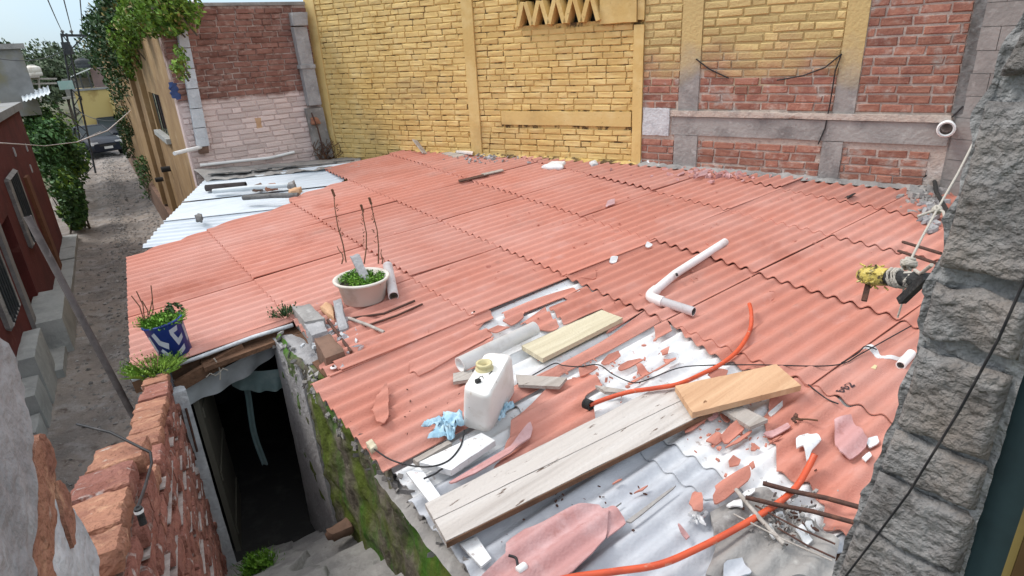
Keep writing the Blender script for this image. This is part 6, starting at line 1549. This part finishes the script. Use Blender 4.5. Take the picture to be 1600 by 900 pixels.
# thin twigs and rods over the cement
stick([(1192, 755, .09), (1240, 768, .08), (1290, 778, .08), (1345, 793, .10)], .011, 'rusty rod sticking out of the pier, the upper of two over the cement', 'rust', 'rod', 'rod', group='rods sticking out of the pier over the cement')
stick([(1165, 777, .09), (1215, 789, .08), (1270, 799, .08), (1340, 818, .10)], .010, 'rusty rod sticking out of the pier, the lower of two over the cement', 'rust', 'rod', 'rod', group='rods sticking out of the pier over the cement')
for i, (a, b) in enumerate((((1146, 803), (1300, 876)), ((1180, 790), (1305, 850)), ((1150, 765), (1225, 850)), ((1215, 825), (1305, 872)))):
    lab = ('thin pale twig across the second hose', 'dark twig just below the two rusty rods', 'wide grey lath lying over the cracked cement', 'dark twig ending at the foot of the pier')[i]
    stick([(*a, .05), ((a[0] + b[0]) / 2, (a[1] + b[1]) / 2 + 3, .06), (*b, .05)], .004 if i != 2 else .010, lab, 'wood_old' if i in (0, 2) else 'rust', 'twig', 'twig', group='twigs over the cracked cement')
stick([(1243, 655, .04), (1262, 655, .05), (1278, 657, .05)], .005, 'tiny dry twig with a dark tuft on the right red sheet', 'stem', 'twig', 'twig')
crumbs(1242, 655, 6, 6, 10, .008, 'rust', 'dark tuft at the end of the tiny twig', h=.04)
# flat prints: paper label, stamped number, yellow chip
def flat_px(pts, h, material, label, name, cat):
    mb = MB(); P = [rp(x, y, h) for x, y in pts]; c = [(P[0].lerp(P[1], u)).lerp(P[3].lerp(P[2], u), v_) for v_ in (0, 1) for u in (0, 1)]
    def fn(u, v_): 
        p = P[0].lerp(P[1], u).lerp(P[3].lerp(P[2], u), v_); return p + UP * (AMP * wave(p.dot(E1)) + .012)
    mb.grid(fn, 8, 14); return single(name, mb, material, label, cat)
flat_px([(1320, 567), (1339, 568), (1325, 590), (1312, 586)], .003, 'label_paper', 'faded paper label stuck on the red sheet', 'paper_label', 'label')
mb = MB(); P = [rp(x, y, .02) for x, y in ((1360, 578), (1366, 573), (1370, 575), (1367, 580))]; mb.hexa(P if (P[1] - P[0]).cross(P[2] - P[0]).z > 0 else P[::-1], [p + UP * .015 for p in (P if (P[1] - P[0]).cross(P[2] - P[0]).z > 0 else P[::-1])]); single('yellow_chip', mb, 'cap', 'small yellow chip on the red sheet by the label', 'chip')
# stamped digits following the sheet
def glyph(strokes, base, ux, uy, s, mb):
    for st in strokes:
        P = [base + ux * (x * s) + uy * (y * s) for x, y in st]
        for a, b in zip(P, P[1:]):
            n = max(2, int((b - a).length / .01)); d = (b - a).normalized(); w_ = d.cross(UP).normalized() * .0045
            for k in range(n):
                p, q = a.lerp(b, k / n), a.lerp(b, (k + 1) / n)
                z = lambda r: V((r.x, r.y, RP(r.dot(E2), r.dot(E1), AMP * wave(r.dot(E1)) + .028).z))
                mb.add([z(p - w_), z(p + w_), z(q + w_), z(q - w_)], [(0, 1, 2, 3)])
six = [[(.9, 1), (.2, .8), (0, .3), (.3, 0), (.8, .1), (.9, .4), (.5, .55), (.1, .4)]]; two = [[(0, .8), (.4, 1), (.9, .8), (.7, .5), (0, 0), (1, 0)]]
mb = MB(); o = rp(1315, 619, .02); e_ = rp(1335, 606, .02); ux = (e_ - o).normalized(); uy = UP.cross(ux).normalized(); hgt = .045
for i, g_ in enumerate((six, six, two)): glyph(g_, o + ux * ((e_ - o).length * (i * .36)), ux * .75, uy, hgt, mb)
single('stamped_number', mb, 'ink', 'faint dark number 662 stamped on the red sheet near the pier', 'stamped number')
# washers / fixing caps
for i, (x, y, lab) in enumerate(((521, 574, 'pale fixing washer near the front end of the short red strip'), (741, 489, 'pale fixing washer at the torn seam above the tank'))):
    c = rp(x, y, .028); t = thing('fixing_washer', c, lab, 'washer', 'fixing washers of the roof sheets')
    mb = MB(); mb.lathe(c, [(.022, -.004), (.022, .002), (.010, .006), (.009, .006)], 16); mb.build('disc', 'pvc', t)
    mb = MB(); mb.lathe(c, [(.009, .004), (.008, .014), (0, .015)], 10); mb.build('bolt', 'rust', t)

# ------------------------------------------------------------------ rough block pier close on the right
PD = 1.1
def pp(x, y, d=PD):
    p = hit(x, y, E2 * d, E2); return (p.dot(E1), p.z)
t = thing('block_pier', Hh(PD + .2, .25, 2), 'rough dark grey block pier with thick mortar joints close on the right', 'pier')
def Q(a, e, z): return Hh(a, e, z)
z_of = lambda y, x=1500: pp(x, y)[1]
edges = [(1612, 0), (1530, 150), (1490, 300), (1455, 420), (1430, 520), (1412, 600), (1385, 680), (1350, 770), (1322, 840), (1300, 900)]
def left_e(z):
    pts = [pp(*q) for q in edges]; pts.sort(key=lambda q: q[1])
    if z <= pts[0][1]: return pts[0][0]
    if z >= pts[-1][1]: return pts[-1][0] + (z - pts[-1][1]) * .0
    for a, b in zip(pts, pts[1:]):
        if a[1] <= z <= b[1]: return a[0] + (b[0] - a[0]) * (z - a[1]) / (b[1] - a[1])
rights = [(1600, 590), (1560, 720), (1520, 800), (1470, 905)]
re_ = sum(pp(*q)[0] for q in rights) / 4
ys = [(-60, 118), (158, 418), (452, 532), (566, 694), (716, 776), (800, 884), (905, 1010)]
mb = MB(); zb, zt2 = pp(1400, 1100)[1] - .3, pp(1560, -80)[1] + .1
n_ = 40
def face(u, v_):
    z = zb + (zt2 - zb) * v_; e = re_ - .004 + (left_e(z) + .008 - re_ + .004) * u; p = Q(PD + .030, e, z)
    return p + E2 * (-.012 * nse(p, 14) - .009 * nse(p, 45) - .005 * nse(p, 110)) + E1 * (.014 * nse(p, 18) * (u > .9))
mb.grid(face, 60, 170)
def side(u, v_):
    z = zb + (zt2 - zb) * v_; p0_ = face(1, v_); return p0_ + E2 * (.5 * u) + E1 * (.012 * nse(p0_ + E2 * u, 12) * u)
mb.grid(side, 14, 170)
mb.build('mortar', 'mortar_block', t)
for i, (y0, y1) in enumerate(ys):
    za, zc = pp(1450, y1)[1], pp(1480, y0)[1]
    e0, e1_ = re_ + random.uniform(-.004, .008), left_e((za + zc) / 2) - random.uniform(.002, .012)
    nz_ = max(10, int((zc - za) / .007)); ne = 34
    mb = MB()
    def fn(u, v_, e0=e0, za=za, zc=zc, i=i):
        z = za + (zc - za) * v_ + .012 * nse((u * 3, i * 7., 0)); e = e0 + (left_e(z) - .004 - e0) * u
        p = Q(PD, e, z); b = min(1, min(v_, 1 - v_) * (zc - za) / .010, min(u, 1 - u) * .15 / .012)
        bulge = -.020 * math.sqrt(max(0, 1 - (1 - b) ** 2))
        return p + E2 * (.024 + bulge - .006 * nse(p, 16, i) - .004 * nse((e * 22, z * 60, i)) - .003 * nse((e * 50, z * 150, i)) + .009 * max(0, nse((e * 60, z * 95, i + 3)) - .12))
    mb.grid(fn, ne, nz_)
    mb.build('block', 'block_near', t)
# dark window frame at the extreme right
t = thing('window_frame', Hh(1.2, 0, 3), 'dark blurred window frame edge at the lower right corner', 'window frame')
mb = MB(); mb.hexa([Q(PD + .045, re_ - .055, 2.6), Q(PD + .045, re_ + .002, 2.6), Q(PD + .45, re_ + .002, 2.6), Q(PD + .2, re_ - .055, 2.6)], [Q(PD + .045, re_ - .055, 4.9), Q(PD + .045, re_ + .002, 4.9), Q(PD + .45, re_ + .002, 4.9), Q(PD + .2, re_ - .055, 4.9)]); mb.build('frame', 'teal', t)
mb = MB(); mb.hexa([Q(PD + .01, re_ - .068, 2.6), Q(PD + .01, re_ - .057, 2.6), Q(PD + .2, re_ - .057, 2.6), Q(PD + .2, re_ - .068, 2.6)], [Q(PD + .01, re_ - .068, 4.9), Q(PD + .01, re_ - .057, 4.9), Q(PD + .2, re_ - .057, 4.9), Q(PD + .2, re_ - .068, 4.9)]); mb.build('bead', 'yellow_edge', t)
mb = MB(); mb.hexa([Q(PD - .0, re_ - .5, 2.6), Q(PD - .0, re_ - .07, 2.6), Q(PD + .2, re_ - .07, 2.6), Q(PD + .2, re_ - .5, 2.6)], [Q(PD - .0, re_ - .5, 4.9), Q(PD - .0, re_ - .07, 4.9), Q(PD + .2, re_ - .07, 4.9), Q(PD + .2, re_ - .5, 4.9)]); mb.build('stile', 'wood_frame', t)
mb = MB(); P = [Q(PD - .035, *pp(x, y, PD - .035)) for x, y in ((1625, 395), (1600, 440), (1560, 530), (1500, 640), (1420, 770), (1360, 850), (1310, 915))]; mb.tube(P, .0021, 8)
single('cable', mb, 'cable', 'thin black cable hanging diagonally in front of the rough block pier', 'cable')
# ------------------------------------------------------------------ taped stub post, ropes and rods by the pier
DP = 2.35
def ad(x, y, d=DP): return EYE + ray(x, y) * d
t = thing('stub_post', ad(1400, 435), 'black pipe stub with its end wrapped in yellow tape, tied with rope beside the pier', 'pipe stub')
a, b = ad(1352, 430, 2.3), ad(1462, 440, 2.15)
mb = MB(); mb.tube([a, a.lerp(b, .5), b], .024, 16); mb.build('pipe', 'bitumen', t)
dd_ = (a - b).normalized()
mb = MB(); mb.tube([a + dd_ * .02, a + dd_ * .005, a - dd_ * .02, a - dd_ * .05, a - dd_ * .085], .03, 16, rs=[.018, .027, .031, .030, .027]); mb.build('taped_end', 'tape', t)
mb = MB()
for k in range(26):
    an = k * .9; r = .031; u = dd_.cross(UP).normalized(); vv = dd_.cross(u); o = a - dd_ * random.uniform(0, .08)
    p = o + (u * math.cos(an) + vv * math.sin(an)) * r; mb.tube([p, p + (u * math.cos(an) + vv * math.sin(an)) * .009 + dd_ * random.uniform(-.02, .02)], .003, 4)
tag(mb.build('tape_shreds', 'tape', t), kind='stuff')
mb = MB(); p = a + dd_ * .016; mb.lathe(p, [(0, .008), (.014, .006), (.019, 0)], 14, dd_); mb.build('end_cap', 'bitumen', t)
mb = MB(); mb.bar(ad(1358, 438, 2.30), ad(1350, 470, 2.28), .016, .016); single('hanging_rod', mb, 'rust', 'short dark rod hanging under the taped end of the black stub', 'rod', 'rods by the stub post')
mb = MB(); mb.bar(ad(1448, 432, 2.1), ad(1408, 470, 2.2), .022, .022); single('angle_rod', mb, 'bitumen', 'dark square rod slanting down from the pier under the black stub', 'rod', 'rods by the stub post')
mb = MB()
P = [ad(1530, 205, 3.2), ad(1497, 270, 3.0), ad(1464, 328, 2.8), ad(1440, 372, 2.55), ad(1421, 410, 2.33)]; mb.tube(P, .0042, 7)
def knot(c, r):
    for k in range(7):
        d0 = V((random.gauss(0, 1), random.gauss(0, 1), random.gauss(0, 1))).normalized(); u = d0.cross(UP).normalized(); v2 = d0.cross(u)
        mb.tube([c + (u * math.cos(j) + v2 * math.sin(j)) * r for j in [i * .9 for i in range(8)]], .006, 6)
knot(ad(1464, 328, 2.8), .014); knot(ad(1420, 412, 2.31), .020)
mb.tube([ad(1464, 328, 2.8), ad(1448, 333, 2.78), ad(1434, 338, 2.76)], .0055, 6); mb.tube([ad(1464, 326, 2.8), ad(1474, 331, 2.78), ad(1476, 340, 2.76)], .0055, 6)
for s in (.50, .56, .60):
    c = a.lerp(b, s); u = dd_.cross(UP).normalized(); v2 = dd_.cross(u); mb.tube([c + (u * math.cos(j * .8) + v2 * math.sin(j * .8)) * .028 + dd_ * .004 * j for j in range(9)], .0055, 6)
knot(a.lerp(b, .66), .022)
mb.tube([ad(1410, 420, 2.25), ad(1395, 424, 2.26), ad(1388, 430, 2.26)], .0055, 6)
mb.tube([a.lerp(b, .7) + UP * .03, ad(1438, 428, 2.12), ad(1456, 414, 2.0)], .0055, 6)
mb.tube([a.lerp(b, .6) - UP * .03, a.lerp(b, .62) - UP * .08, a.lerp(b, .60) - UP * .13], .003, 5)
single('rope', mb, 'rope', 'knotted white rope tied round the black stub and running up to the pier', 'rope')
for p_, q_, lab in (((1411, 378), (1470, 396), 'thin rusty rod poking out of the pier, the upper of two above the stub'), ((1404, 392), (1468, 413), 'thin rusty rod poking out of the pier, the lower of two above the stub')):
    mb = MB(); mb.tube([ad(*p_, 2.9), ad(*q_, 2.55)], .006, 6); single('rebar', mb, 'rust', lab, 'rod', 'thin rods above the stub')
mb = MB(); mb.tube([rp(1430, 285, .05), rp(1445, 275, .15), rp(1466, 265, .2)], .012, 6); mb.tube([rp(1460, 282, .1), rp(1463, 300, .1), rp(1480, 330, .1), rp(1490, 345, .1)], .02, 6)
single('bent_cable', mb, 'bitumen', 'black bent cable in the corner between the brick wall and the grey wall', 'cable')
